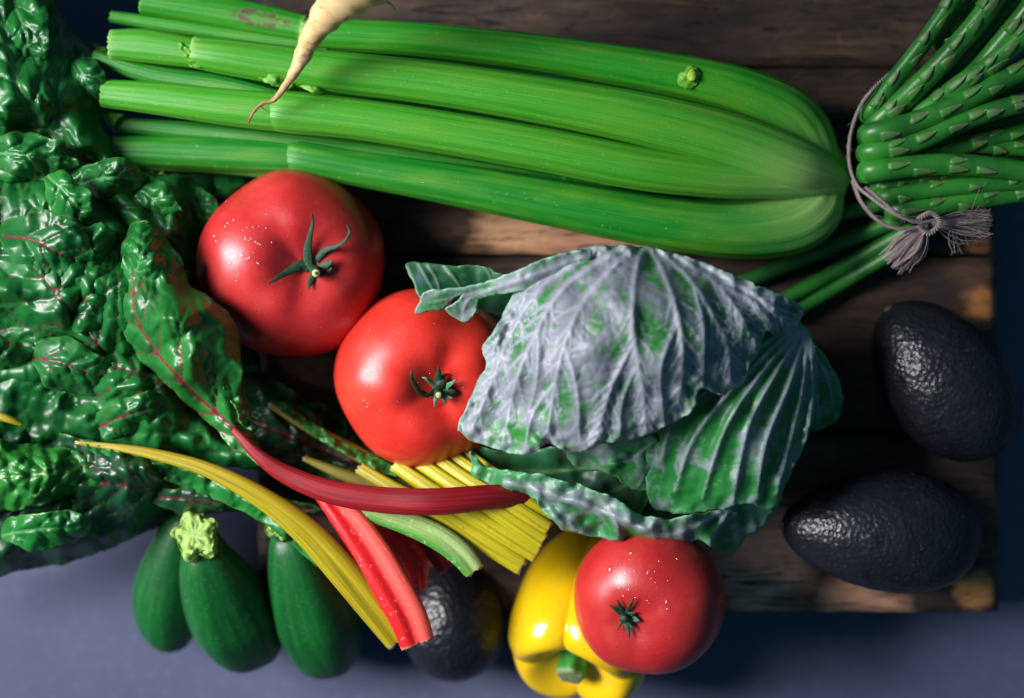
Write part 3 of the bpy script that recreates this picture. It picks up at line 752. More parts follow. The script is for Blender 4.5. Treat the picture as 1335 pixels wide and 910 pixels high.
# ------------------------------------------------------------------ zucchini
ZG = 'zucchini standing on the table below the chard'
def zucchini(label, top, bot, r0, r1, star_px, show=True, seed=0):
    a, b = P(*top), P(*bot); ax = (a - b); L = ax.length; c = (a + b) / 2
    t = thing('zucchini', label, 'zucchini', (b.x, b.y, 0), ZG)
    M = place(c, ax.normalized(), seed)
    def fn(th, ph):
        u = (1 - np.cos(ph)) / 2
        r = (r0 + (r1 - r0) * np.clip(u * 1.7, 0, 1) ** .9) * np.sin(np.clip(ph, 0, 3.1416)) ** .52
        r = r * (1 + .026 * np.cos(5 * th) + .012 * np.sin(3 * th + 2 * u + seed))
        bend = .004 * np.sin(ph)
        return r * np.cos(th) + bend, r * np.sin(th), L / 2 * np.cos(ph)
    body('flesh', fn, 80, 60, M, M_zuc, t)
    # stub: knobbly five pointed pad of the cut stem
    k = PX
    def sfn(th, ph):
        lob = 1 + .13 * np.cos(5 * th) + .09 * np.cos(2 * th + seed) + .07 * np.cos(8 * th + 2) + .06 * vnoise(th * 2.2, ph * 2.5, 5)
        r = star_px * k * np.sin(ph) ** .55 * (.80 + .20 * (lob - 1) * 4 * np.abs(np.sin(ph)) / 1.0)
        z = .005 * np.cos(ph) + .0012 * np.cos(5 * th) * np.sin(ph) + .0032 * vnoise(th * 3.5 + 3, ph * 5, 8) * np.sin(ph)
        return r * np.cos(th), r * np.sin(th), z + L / 2 + .004
    Ms = Matrix.Translation(M @ Vector((0, 0, L / 2 + .004))) @ (ax.normalized() * .55 + Vector((0, 0, .6))).to_track_quat('Z', 'Y').to_matrix().to_4x4() @ Matrix.Rotation(seed * 2, 4, 'Z') @ Matrix.Translation((0, 0, -L / 2 - .004))
    body('stem', sfn, 90, 30, Ms, M_zstem, t)
    sweep('neck', [(*w2p(M @ Vector((0, 0, zz))), w, w) for zz, w in ((L / 2 - .012, star_px * 1.5), (L / 2 - .003, star_px * 1.35), (L / 2 + .003, star_px * 1.3))], circle(24, ribs=5, amp=.08), M_zuc, t, n=10, up=(1, 0, 0))
    return t
zucchini('leftmost zucchini, mostly behind the one with the pale star shaped stem', (244, 668, .066), (222, 838, .020), .010, .0185, 20, seed=.3)
zucchini('middle zucchini whose knobbly pale green star shaped stem shows in full', (260, 706, .090), (336, 848, .026), .0140, .0232, 39, seed=1.1)
zucchini('rightmost zucchini with its stem tucked behind the long yellow chard stalk', (372, 692, .086), (432, 862, .024), .0140, .0232, 26, seed=2.0)

# ------------------------------------------------------------------ avocados
def avocado(label, narrow, wide, r_n, r_w, seed):
    a, b = P(*narrow), P(*wide); ax = a - b; L = ax.length
    t = thing('avocado', label, 'avocado', ((a.x + b.x) / 2, (a.y + b.y) / 2, min(a.z, b.z) - r_w), 'dark ripe avocados')
    M = place((a + b) / 2, ax.normalized(), seed)
    def fn(th, ph):
        u = np.cos(ph); s = np.sin(ph)
        r = (r_w + (r_n - r_w) * ((u + 1) / 2) ** 1.0) * s
        r = r * (1 + .010 * np.cos(3 * th + ph * 2) + .008 * fbm(th * 3 + 5, ph * 6, 3, 2) * s) + .0004 * fbm(th * 9, ph * 20, 9, 2) * s
        return r * np.cos(th), r * np.sin(th), L / 2 * u
    o = body('skin', fn, 140, 90, M, M_avo, t)
    body('stem_button', lambda th, ph: (.0028 * np.sin(ph) * np.cos(th), .0028 * np.sin(ph) * np.sin(th), L / 2 - .0006 + .0018 * np.cos(ph)), 14, 8, M, M_nail, t)
    return t
avocado('dark avocado lying lengthwise on the bottom right corner of the board', (1019, 684, .078), (1277, 700, .075), .024, .0365, .2)
avocado('upper right avocado hanging over the right edge of the board', (1158, 402, .074), (1302, 588, .072), .028, .034, 1.2)
avocado('avocado on the table half hidden behind the cut ends of the red chard stalks', (598, 720, .034), (588, 888, .034), .028, .030, .8)

# ------------------------------------------------------------------ cabbage
cab = thing('cabbage', 'big green cabbage with bluish waxy outer leaves at the centre right', 'cabbage', P(840, 520, ZB))
cc = P(855, 505, .085)
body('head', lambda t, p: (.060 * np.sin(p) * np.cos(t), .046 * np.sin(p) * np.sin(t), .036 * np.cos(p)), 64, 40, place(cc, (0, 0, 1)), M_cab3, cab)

def fan(lines, st=1.0):
    return [(catmull(l, 22), s_ * st) for l, s_ in lines]
# back leaf at the right
blade('outer_leaf', [(1040, 440), (1062, 448), (1084, 476), (1098, 508), (1096, 540), (1078, 557), (1056, 562), (1030, 540), (1020, 480)],
      [(1040, 450, .105), (1095, 520, .085), (1060, 560, .08), (1030, 500, .10), (1075, 480, .10)], M_cab2, cab,
      veins=fan([([(1045, 445), (1078, 490), (1088, 540)], .7), ([(1040, 450), (1062, 500), (1068, 555)], .7)]), g=3, crumple=(.002, 30), vein_h=.0008, vein_w=4, wobble=(2, 14), seed=41)
# lower right leaf
L2v = [([(1052, 432), (1048, 500), (1030, 580), (1012, 645)], .8), ([(1050, 432), (1030, 500), (1000, 575), (985, 655)], 1), ([(1046, 432), (1010, 490), (975, 560), (955, 655)], 1),
       ([(1040, 432), (990, 490), (945, 560), (915, 650)], 1), ([(1030, 432), (965, 495), (905, 570), (880, 640)], 1), ([(1020, 430), (940, 495), (880, 545), (862, 600)], .8), ([(1056, 440), (1060, 510), (1052, 570)], .7)]
def ridges(lines, amp, w):
    ls = [catmull(l, 16) for l, _ in lines]
    def f(x, y):
        h = 0
        for i, l in enumerate(ls):
            d, t = poly_dist(x, y, l); h = np.maximum(h, np.exp(-(d / (w * (.6 + .6 * t))) ** 2) * np.minimum(1, .35 + 1.6 * t))
        return amp * h
    return f
blade('outer_leaf', [(1010, 418), (1045, 422), (1062, 446), (1067, 490), (1060, 548), (1044, 590), (1024, 636), (1008, 662), (975, 658), (940, 664), (900, 668), (862, 668), (846, 650), (840, 600), (846, 560), (870, 500), (930, 440)],
      [(1050, 432, .124), (1062, 520, .118), (1010, 655, .118), (950, 560, .140), (930, 655, .122), (860, 660, .108), (850, 580, .126), (900, 500, .136), (1000, 500, .138)], M_cab2, cab,
      veins=fan(L2v), g=3, crumple=(.003, 45), vein_h=.0006, vein_w=3.2, ridge=ridges(L2v, .0030, 6), ruffle=(.004, 16), wobble=(3, 16), seed=42, thick=.0008)
# dark inner leaves in the fold
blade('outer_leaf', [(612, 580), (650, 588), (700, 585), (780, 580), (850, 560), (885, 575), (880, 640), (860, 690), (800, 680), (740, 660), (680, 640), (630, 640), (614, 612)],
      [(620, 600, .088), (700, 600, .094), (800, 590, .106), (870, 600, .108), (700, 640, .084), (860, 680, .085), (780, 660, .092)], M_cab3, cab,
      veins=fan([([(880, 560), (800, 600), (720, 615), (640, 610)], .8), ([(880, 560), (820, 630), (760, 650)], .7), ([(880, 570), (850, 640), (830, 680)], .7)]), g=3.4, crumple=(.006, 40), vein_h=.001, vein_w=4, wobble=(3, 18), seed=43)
blade('outer_leaf', [(742, 584), (800, 578), (850, 570), (862, 600), (848, 636), (826, 640), (800, 622), (770, 612), (745, 604)],
      [(745, 592, .118), (800, 600, .124), (850, 600, .120), (830, 636, .108), (800, 580, .128)], M_cab2, cab,
      veins=fan([([(860, 570), (820, 600), (780, 606)], .7), ([(860, 575), (845, 610), (830, 636)], .7)]), g=3, crumple=(.004, 22), vein_h=.0006, vein_w=3, wobble=(4, 12), seed=48)
# front rim leaf turned up at its edge
L4v = [([(980, 640), (900, 690), (850, 700)], .7), ([(960, 650), (930, 700), (925, 718)], .8), ([(700, 640), (730, 680), (760, 696)], .8), ([(840, 660), (850, 690), (856, 712)], .8), ([(780, 645), (800, 675), (810, 704)], .8), ([(660, 628), (700, 640), (770, 660), (840, 690), (880, 700)], 1)]
blade('outer_leaf', [(614, 588), (640, 610), (700, 618), (760, 634), (806, 652), (836, 672), (880, 676), (950, 660), (1012, 648), (1018, 652), (1000, 680), (975, 700), (950, 722), (925, 712), (905, 704), (880, 718), (850, 713), (800, 703), (760, 697), (726, 686), (704, 660), (686, 642), (655, 640), (626, 642), (616, 620)],
      [(620, 600, .106), (690, 628, .120), (800, 660, .124), (880, 685, .122), (1000, 655, .106), (940, 715, .096), (860, 710, .112), (740, 688, .112), (640, 636, .106)], M_cab2, cab,
      veins=fan(L4v), g=3, crumple=(.005, 30), vein_h=.0005, vein_w=3, ruffle=(.007, 20), wobble=(4, 15), ridge=ridges(L4v, .003, 8), seed=44)
# leaf tip poking out at the left, dark upper side and waxy under side
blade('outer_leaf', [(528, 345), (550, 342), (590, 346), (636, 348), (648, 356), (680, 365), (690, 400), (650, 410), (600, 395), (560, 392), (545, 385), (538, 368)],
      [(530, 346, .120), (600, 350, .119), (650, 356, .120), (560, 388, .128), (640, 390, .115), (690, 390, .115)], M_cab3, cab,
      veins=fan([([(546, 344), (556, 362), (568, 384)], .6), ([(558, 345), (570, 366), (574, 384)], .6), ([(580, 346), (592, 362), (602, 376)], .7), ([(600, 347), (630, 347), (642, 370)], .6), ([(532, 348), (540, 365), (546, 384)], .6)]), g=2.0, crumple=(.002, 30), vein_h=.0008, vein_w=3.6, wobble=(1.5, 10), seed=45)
L5v = [([(760, 335), (690, 362), (630, 380), (560, 395)], 1), ([(640, 378), (610, 392), (603, 412)], .6)]
blade('outer_leaf', [(770, 326), (720, 334), (670, 354), (625, 370), (590, 376), (556, 380), (547, 394), (541, 409), (562, 406), (576, 404), (592, 390), (604, 384), (592, 396), (580, 403), (592, 414), (606, 420), (618, 410), (626, 390), (650, 384), (676, 380), (720, 372), (760, 350)],
      [(760, 335, .145), (700, 355, .146), (640, 378, .138), (560, 390, .134), (544, 406, .130), (605, 416, .126), (680, 375, .144)], M_cab, cab,
      veins=fan(L5v), g=2.6, crumple=(.002, 25), vein_h=.0008, vein_w=4, ruffle=(.0015, 12), wobble=(1.6, 9), seed=46)
# the big top leaf
L1v = [([(838, 322), (826, 380), (828, 450), (838, 510), (842, 560)], 1.3), ([(828, 322), (770, 380), (738, 440), (722, 510), (712, 580)], 1.2),
       ([(815, 321), (740, 370), (700, 430), (672, 500), (655, 580)], 1.1), ([(795, 320), (715, 365), (668, 430), (640, 500), (615, 560)], 1.0), ([(775, 322), (700, 365), (660, 420), (638, 470)], .8),
       ([(848, 322), (872, 370), (888, 430), (890, 490), (880, 540)], 1.1), ([(860, 324), (905, 370), (935, 420), (950, 460), (952, 508)], 1.1), ([(875, 328), (930, 365), (965, 410), (985, 450)], 1.0),
       ([(895, 333), (955, 365), (1000, 395), (1035, 430)], 1.0), ([(830, 440), (800, 500), (785, 545), (776, 582)], .8), ([(735, 450), (752, 510), (756, 585)], .7), ([(885, 420), (862, 480), (866, 555)], .7), ([(905, 372), (918, 430), (915, 505)], .7),
       ([(722, 500), (694, 540), (684, 588)], .6), ([(700, 430), (700, 490), (688, 540)], .5), ([(835, 470), (812, 520), (808, 572)], .6), ([(940, 372), (985, 395), (1010, 430)], .6)]
blade('outer_leaf', [(598, 556), (606, 535), (616, 512), (632, 478), (628, 456), (640, 436), (655, 412), (668, 388), (684, 358), (718, 336), (760, 325), (800, 319), (850, 323), (900, 335), (950, 355), (1000, 376), (1040, 394), (1049, 406), (1040, 424), (1038, 442), (1026, 446), (1012, 440), (1000, 432), (990, 456), (976, 480), (966, 502), (944, 513), (914, 508), (906, 528), (884, 548), (850, 564), (815, 576), (790, 577), (765, 588), (745, 592), (715, 580), (690, 592), (662, 589), (634, 581), (610, 572)],
      [(600, 560, .134), (660, 585, .141), (745, 590, .147), (840, 565, .151), (910, 510, .153), (960, 500, .148), (1000, 430, .146), (1045, 405, .136), (1030, 445, .130), (950, 358, .137), (850, 325, .135), (760, 327, .135), (690, 358, .138), (640, 440, .143), (800, 440, .174), (880, 420, .170), (720, 450, .164), (790, 530, .164), (800, 370, .160)], M_cab, cab,
      veins=fan(L1v) + [(v_, w_ * .8) for k_, (l_, q_) in enumerate(L1v[:10]) for v_, w_ in side_veins(l_, 7, 46, angle=38, start=.3, end=.98, seed=300 + k_)], g=2.4, crumple=(.0045, 48), quilt=(.0005, 14), puff=0, vein_h=.0006, vein_w=3.4, ridge=ridges(L1v, .0015, 7), ruffle=(.006, 17), wobble=(3.2, 17), seed=47, thick=.0010, pale_edge=4)

# ------------------------------------------------------------------ chard leaves
CG = 'rainbow chard leaves'
def chard(label, outline, zc, mat, midrib, nveins, vlen, seed, quilt=(.0013, 34), crumple=(.013, 110), stem=None, extra=(), name='chard_leaf', mid_w=5, ruffle=(.010, 48), angle=50, g=3.2, wobble=(4, 20), droop=(.008, 12), crease=(.008, 110), lobes=()):
    c = np.mean(np.array(outline, float), 0); zb = min(q[2] for q in zc)
    t = thing(name, label, 'chard', P(c[0], c[1], zb), CG)
    vs = side_veins(midrib, int(nveins * 1.5), vlen, angle=angle, seed=seed) + [(catmull(e, 20), .8) for e in extra]
    blade('blade', outline, zc, mat, t, midrib=midrib, veins=vs, g=g, crumple=crumple, quilt=quilt, vein_h=-.0012, vein_w=2.1, mid_w=mid_w, droop=droop, crease=crease, ruffle=ruffle, wobble=wobble, seed=seed, puff=.0052)
    for k, (cx, cy, rx, ry, rot, z, mt) in enumerate(lobes): lobe(t, cx, cy, rx, ry, rot, z, mt, seed * 7 + k)
    if stem is not None:
        rows, sm = stem; sweep('stalk', rows, circle(24, ribs=6, amp=.04), sm, t, n=60, attrs_fn=stattr)
    return t
def stattr(t, u):
    return {'side': np.zeros_like(t), 'cap': ((t < 1e-6) | (t > 1 - 1e-6)).astype(float) * .6}

def lobe(parent, cx, cy, rx, ry, rot, z, mat, seed):
    """a fold of the blade bulging up on its own, high rim on one side"""
    r = random.Random(seed); a = math.radians(rot); ca, sa = math.cos(a), math.sin(a); n = 13; ol = []
    rx *= 1.12; ry *= 1.12
    for i in range(n):
        q = i / n * 6.2832; k = 1 + r.uniform(-.16, .16); u, v = rx * k * math.cos(q), ry * k * math.sin(q)
        ol.append((cx + u * ca - v * sa, cy + u * sa + v * ca))
    w = lambda u, v: (cx + rx * u * ca - ry * v * sa, cy + rx * u * sa + ry * v * ca)
    zc = [(*w(0, 0), z + .005), (*w(1, 0), z - .004), (*w(-1, 0), z - .010), (*w(0, 1), z - .006), (*w(0, -1), z + .004), (*w(.5, -.6), z + .006), (*w(-.5, .6), z - .003)]
    mid = [w(-1, .1), w(-.3, -.05), w(.4, .05), w(1, 0)]
    blade('lobe', ol, zc, mat, parent, midrib=mid, veins=side_veins(mid, 4, ry * 1.1, seed=seed), g=2.8, crumple=(.005, 60), crease=(.004, 70), quilt=(.0010, 26),
          vein_h=-.0014, vein_w=1.8, mid_w=2.6, ruffle=(.006, 30), wobble=(4, 22), seed=seed, puff=.0040, droop=(.003, 7))

# bottom layer
chard('dark chard leaf lying deepest behind the celery ends and the first tomato', [(120, 200), (200, 215), (290, 222), (330, 240), (300, 300), (330, 420), (340, 540), (250, 600), (140, 560), (60, 420), (60, 280)],
      [(120, 210, .055), (300, 230, .060), (320, 420, .050), (250, 590, .05), (60, 400, .05), (200, 380, .066)], M_chard_grn, [(330, 560), (260, 420), (200, 330), (120, 260)], 6, 120, 61, crumple=(.012, 55), mid_w=5)
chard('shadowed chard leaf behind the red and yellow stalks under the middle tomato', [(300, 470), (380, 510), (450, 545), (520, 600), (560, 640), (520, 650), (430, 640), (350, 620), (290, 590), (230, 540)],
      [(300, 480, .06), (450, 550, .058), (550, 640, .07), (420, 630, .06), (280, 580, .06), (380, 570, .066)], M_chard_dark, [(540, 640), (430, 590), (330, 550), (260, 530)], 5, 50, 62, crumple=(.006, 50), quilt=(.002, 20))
chard('top left chard leaf with a pale midrib beside the cut celery ends', [(-260, -170), (-60, -160), (50, -70), (78, 22), (104, 50), (124, 78), (140, 120), (132, 160), (150, 196), (150, 235), (90, 240), (30, 236), (-60, 250), (-280, 300), (-420, 60)],  # outline runs on out of view, added there to shade the table corner
      [(-60, 0, .105), (60, 0, .085), (-150, -120, .12), (0, -120, .12), (-400, 60, .05), (-260, -170, .06), (-280, 300, .06), (120, 80, .080), (140, 190, .088), (40, 120, .112), (-40, 200, .10), (40, 230, .10)], M_chard_grn, [(150, 215), (92, 196), (52, 158), (22, 110), (14, 70), (0, 20), (-20, -30)], 6, 95, 63, mid_w=7, crumple=(.014, 60), lobes=[(30, 40, 46, 34, 70, 0.104, M_chard_grn), (108, 100, 40, 26, 60, 0.094, M_chard_grn), (40, 205, 52, 26, 8, 0.112, M_chard_grn)])
chard('small chard leaf with a pale midrib under the first tomato edge and celery tips', [(84, 160), (130, 172), (150, 190), (190, 222), (240, 228), (286, 232), (290, 262), (262, 300), (268, 340), (240, 352), (200, 330), (160, 290), (110, 250), (80, 215)],
      [(90, 180, .095), (190, 225, .088), (285, 240, .068), (262, 340, .078), (180, 270, .105), (110, 240, .10)], M_chard_grn, [(262, 345), (215, 300), (170, 250), (140, 205), (112, 170)], 5, 70, 64, mid_w=6, crumple=(.010, 50), lobes=[(200, 262, 40, 22, 40, 0.1, M_chard_grn), (258, 270, 30, 20, 60, 0.086, M_chard_grn), (140, 232, 46, 22, -12, 0.112, M_chard_grn)])
chard('broad chard leaf at the left edge with dark red veins', [(-90, 230), (-20, 226), (60, 236), (130, 262), (180, 280), (226, 330), (238, 380), (226, 440), (190, 480), (120, 520), (40, 512), (-90, 520)],
      [(-80, 300, .115), (60, 245, .098), (180, 290, .100), (230, 390, .098), (180, 480, .092), (80, 380, .126), (-20, 480, .10), (60, 510, .088)], M_chard_red, [(250, 560), (170, 500), (120, 440), (66, 374), (0, 300), (-60, 250)], 7, 130, 65, mid_w=3.2, crumple=(.015, 75), extra=([(66, 378), (100, 372), (150, 350)],), lobes=[(60, 322, 50, 44, 20, 0.128, M_chard_red), (92, 262, 38, 22, 50, 0.122, M_chard_grn), (112, 388, 44, 36, -40, 0.122, M_chard_red), (120, 330, 26, 40, 10, 0.12, M_chard_grn)])
chard('dark glossy chard leaf with crimson veins below the broad one', [(-90, 440), (20, 432), (100, 424), (170, 440), (220, 480), (270, 540), (330, 580), (352, 604), (300, 610), (200, 600), (100, 586), (0, 580), (-90, 590)],
      [(-80, 500, .10), (100, 440, .100), (220, 490, .098), (340, 600, .094), (150, 520, .112), (60, 580, .088), (220, 596, .088), (0, 460, .105)], M_chard_red, [(345, 602), (280, 560), (210, 500), (140, 540), (60, 560)][:3] + [(120, 470), (20, 450), (-60, 440)], 7, 95, 66, mid_w=3, crumple=(.012, 50), extra=([(212, 492), (170, 534), (122, 546)],), lobes=[(92, 478, 54, 30, 15, 0.112, M_chard_red), (170, 540, 48, 22, -20, 0.112, M_chard_red)])
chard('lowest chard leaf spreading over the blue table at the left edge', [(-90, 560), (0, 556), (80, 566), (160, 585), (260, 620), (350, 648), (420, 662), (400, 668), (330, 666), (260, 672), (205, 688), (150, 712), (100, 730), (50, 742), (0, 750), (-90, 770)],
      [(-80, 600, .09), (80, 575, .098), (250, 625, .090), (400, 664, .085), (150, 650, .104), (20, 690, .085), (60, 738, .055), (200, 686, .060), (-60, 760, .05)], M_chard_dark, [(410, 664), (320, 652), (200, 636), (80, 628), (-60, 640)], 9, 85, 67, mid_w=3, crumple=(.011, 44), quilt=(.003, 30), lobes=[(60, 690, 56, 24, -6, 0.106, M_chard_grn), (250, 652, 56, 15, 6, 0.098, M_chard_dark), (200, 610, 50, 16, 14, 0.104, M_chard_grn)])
chard('fresh lighter green chard leaf lobe at the lower left edge', [(-80, 566), (0, 574), (60, 582), (110, 590), (140, 610), (146, 640), (136, 664), (100, 650), (50, 660), (0, 668), (-80, 680)],
      [(-70, 600, .112), (60, 590, .112), (140, 620, .106), (100, 650, .102), (30, 630, .116), (-40, 670, .10)], M_chard_pale, [(150, 600), (90, 610), (30, 620), (-60, 620)], 5, 60, 68, mid_w=3, quilt=(.003, 32), crumple=(.006, 45))
# the crimson stalked leaf in front
red_path = [(280, 545, .108, 5, 5), (306, 562, .118, 10, 8), (335, 592, .121, 16, 11), (372, 618, .121, 24, 14), (430, 641, .122, 30, 17), (500, 652, .123, 33, 18), (570, 654, .124, 34, 18), (640, 648, .116, 31, 17), (697, 645, .104, 26, 14)]
t = chard('crimson stalked chard leaf lying in front with its long curved stalk under the cabbage', [(186, 288), (202, 292), (226, 322), (244, 356), (250, 372), (272, 384), (296, 408), (310, 436), (314, 480), (316, 520), (328, 560), (346, 592), (380, 622), (420, 646), (440, 656), (400, 644), (350, 612), (300, 580), (240, 522), (196, 484), (168, 448), (152, 400), (160, 340), (172, 300)],
      [(190, 292, .124), (240, 360, .122), (306, 430, .119), (312, 500, .120), (340, 590, .114), (420, 648, .108), (260, 530, .116), (180, 450, .118), (156, 380, .118), (215, 410, .146), (270, 470, .136)], M_chard_front,
      [(340, 596), (306, 560), (250, 510), (205, 460), (176, 410), (176, 350), (188, 300)], 5, 85, 69, mid_w=4, crumple=(.008, 60), quilt=(.0022, 26), stem=(red_path, M_st_dred), angle=42,
      extra=([(232, 494), (232, 450), (218, 410)], [(280, 540), (282, 500), (276, 470)], [(314, 570), (306, 545), (300, 500)]))
chard('folded chard leaf lobe curling up beside the crimson stalked leaf', [(240, 404), (258, 386), (280, 392), (300, 412), (312, 440), (313, 470), (318, 512), (330, 560), (318, 552), (300, 520), (282, 480), (262, 446)],
      [(250, 395, .122), (300, 420, .112), (312, 480, .110), (325, 550, .116), (290, 500, .126), (265, 440, .130)], M_chard_grn, [(324, 556), (306, 510), (290, 460), (262, 410)], 5, 30, 70, mid_w=3, crumple=(.005, 24), quilt=(.002, 15), ruffle=(.004, 14), g=2.8)
chard('narrow upright chard leaf with a bright rim left of the first tomato', [(170, 292), (186, 286), (206, 300), (230, 330), (242, 366), (238, 392), (220, 398), (196, 380), (170, 372), (156, 350), (160, 316)],
      [(180, 290, .124), (232, 340, .118), (236, 390, .116), (160, 350, .118), (200, 345, .136)], M_chard_grn, [(170, 372), (182, 340), (186, 300)], 4, 50, 72, mid_w=3, crumple=(.007, 40), quilt=(.002, 26), ruffle=(.004, 14), g=2.8)

# ------------------------------------------------------------------ loose chard stalks
def chalk(label, rows, mat, rx=24, ribs=6, amp=.05, side=None, n=70, name='chard_stalk', prof=None, group=CG, jag=.0013):
    zb = min(r[2] for r in rows)
    def at(t, u):
        sd = np.zeros_like(t)
        if side is not None: sd = np.clip(1 - np.abs(((u - side[0] + .5) % 1) - .5) / side[1], 0, 1) ** .6
        return {'side': sd, 'cap': ((t < 1e-6) | (t > 1 - 1e-6)).astype(float)}
    o = sweep(name, rows, prof if prof is not None else circle(rx, ribs=ribs, amp=amp), mat, None, n=n, attrs_fn=at, loc=P(rows[0][0], rows[0][1], zb), jag=jag)
    o['label'] = label; o['category'] = 'chard stalk'; o['group'] = 'chard stalks crossing below the middle tomato'
    return o
# profile with a channel: two raised edges
def channel(K=40, d=.45):
    a = np.linspace(0, 2 * math.pi, K, endpoint=False); x = .5 * np.cos(a); y = .5 * np.sin(a)
    y = np.where(y > 0, y * (1 - d * np.exp(-(x / .17) ** 2)), y)
    return np.stack([x, y], 1)
chalk('long yellow chard stalk curving down over the zucchini', [(100, 577, .110, 4, 4), (150, 583, .113, 10, 9), (200, 592, .114, 15, 12), (270, 612, .115, 20, 14), (340, 648, .115, 28, 18), (400, 694, .114, 37, 20), (450, 748, .112, 42, 22), (490, 798, .109, 39, 22), (518, 836, .106, 32, 20)], M_st_yel, prof=channel(48, .30), side=(.40, .17))
chalk('scarlet chard stalk with a light pink ridge ending at its cut end', [(418, 640, .106, 24, 16), (446, 668, .108, 40, 20), (480, 715, .110, 50, 24), (510, 765, .112, 52, 26), (532, 805, .113, 50, 25), (544, 838, .113, 46, 22)], M_st_red, prof=channel(48, .55), side=(.37, .12))
chalk('pale green and white chard stalk right of the scarlet one', [(440, 655, .108, 8, 8), (482, 668, .108, 22, 12), (530, 682, .109, 30, 15), (570, 700, .110, 33, 17), (600, 722, .110, 32, 17), (618, 744, .109, 28, 15)], M_st_wht, prof=channel(40, .3), side=(.10, .13))
chalk('deep red chard stalk partly hidden behind the scarlet one', [(470, 672, .088, 24, 16), (510, 700, .088, 34, 18), (540, 730, .087, 34, 18), (546, 768, .086, 20, 14)], M_st_red, prof=channel(40, .5))
chalk('short dark red chard stalk under the pale green one', [(520, 680, .078, 30, 16), (560, 705, .078, 36, 16), (586, 738, .077, 32, 14)], M_st_dred)
chalk('thin olive yellow chard stalk in the shadow left of the middle tomato', [(352, 528, .076, 7, 6), (400, 556, .078, 13, 10), (460, 588, .080, 18, 13), (520, 622, .084, 20, 14), (570, 650, .088, 20, 14)], M_st_olive)
chalk('short yellowish chard stalk just above the crimson one', [(398, 598, .086, 8, 8), (440, 616, .09, 14, 10), (500, 640, .094, 18, 12), (560, 662, .096, 18, 12)], M_st_olive)
chalk('tiny yellow chard stalk tip at the left edge', [(-60, 520, .122, 12, 10), (-20, 536, .122, 12, 10), (10, 546, .122, 10, 9), (28, 553, .120, 6, 6)], M_st_yel)
blade_o = blade('chard_leaf_shred', [(356, 526), (372, 526), (392, 540), (420, 560), (450, 578), (480, 592), (512, 606), (530, 622), (500, 616), (460, 596), (420, 574), (388, 552)],
      [(360, 528, .085), (420, 566, .092), (480, 598, .092), (528, 620, .09), (400, 550, .09)], M_chard_pale, None, g=2.4, crumple=(.003, 14), ruffle=(.002, 9), wobble=(3, 10), seed=81, loc=P(440, 570, .08))
blade_o['label'] = 'thin strip of green chard leaf along the olive stalk below the middle tomato'; blade_o['category'] = 'chard'; blade_o['group'] = CG

blade_o = blade('chard_leaf_shred', [(110, 580), (160, 590), (220, 604), (280, 628), (340, 664), (390, 704), (430, 746), (410, 736), (360, 694), (310, 664), (250, 640), (190, 616), (140, 600)],
      [(110, 585, .112), (220, 608, .110), (340, 672, .110), (425, 742, .106), (250, 636, .104)], M_chard_grn, None, g=2.6, crumple=(.003, 24), ruffle=(.003, 12), wobble=(2, 12), seed=82, loc=P(260, 620, .105))
blade_o['label'] = 'narrow green leaf margin running along the underside of the long yellow stalk'; blade_o['category'] = 'chard'; blade_o['group'] = CG

# the wide ribbed lemon yellow stalk, its ribs split apart at the cut end
fanr = thing('ribbed_chard_stalk', 'wide ribbed lemon yellow chard stalk fanned out at its cut end', 'chard stalk', P(620, 660, .09), 'chard stalks crossing below the middle tomato')
for a, b, c, w, z in (((470, 612), (560, 662), (681, 738), 25, .104), ((515, 606), (612, 668), (700, 722), 24, .107), ((545, 602), (640, 662), (708, 706), 24, .108), ((566, 596), (660, 656), (715, 690), 22, .108), ((584, 590), (672, 646), (718, 676), 20, .106), ((600, 584), (672, 634), (716, 664), 18, .103)):
    m1 = ((a[0] + b[0]) / 2, (a[1] + b[1]) / 2 + 2); m2 = ((b[0] + c[0]) / 2, (b[1] + c[1]) / 2)
    sweep('rib', [(*a, z - .014, w * .75, w * .6), (*m1, z - .005, w * .85, w * .7), (*b, z, w * 1.05, w * .75), (*m2, z, w * 1.06, w * .75), (*c, z - .002, w, w * .65)], circle(20, ribs=5, amp=.05), M_st_fan, fanr, n=40,
          attrs_fn=lambda t, u: {'side': np.zeros_like(t), 'cap': ((t < 1e-6) | (t > 1 - 1e-6)).astype(float) * .8}, jag=.0012)

# ------------------------------------------------------------------ parsnip
pars = thing('parsnip', 'cream coloured root with a thin brown tip lying over the celery', 'root vegetable', P(430, 20, .12))
rows = [(324, 160, .124, 2.5, 2.5), (330, 147, .126, 3.5, 3.5), (342, 135, .127, 5, 5), (356, 131, .127, 6, 6), (366, 120, .128, 8, 8), (380, 100, .131, 13, 13), (392, 78, .136, 20, 20), (404, 52, .142, 28, 28), (420, 28, .150, 38, 38), (440, 2, .158, 56, 56), (466, -26, .166, 84, 80), (500, -70, .176, 100, 96), (540, -130, .186, 110, 104), (560, -170, .19, 70, 70)]
def pmod(t, pr):
    return pr * (1 + .05 * math.sin(t * 83) + .03 * math.sin(t * 131 + 1) + .03 * np.sin(np.linspace(0, 12, len(pr)) + t * 30)[:, None])
po_ = sweep('root', rows, circle(32), M_pars, pars, n=150, mod=pmod, attrs_fn=lambda t, u: {'tip': np.clip(1 - (t - .02) / .42, 0, 1) ** .8})
sweep('rootlet', [(338, 137, .127, 2.2, 2.2), (344, 142, .1265, 1.6, 1.6), (352, 147, .126, .8, .8)], circle(8), M_pars, pars, n=10, attrs_fn=lambda t, u: {'tip': np.ones_like(t)})
sweep('rootlet', [(500, 0, .150, 5, 5), (510, 6, .150, 3, 3), (516, 14, .149, 1, 1)], circle(8), M_pars, pars, n=10, attrs_fn=lambda t, u: {'tip': np.zeros_like(t)})

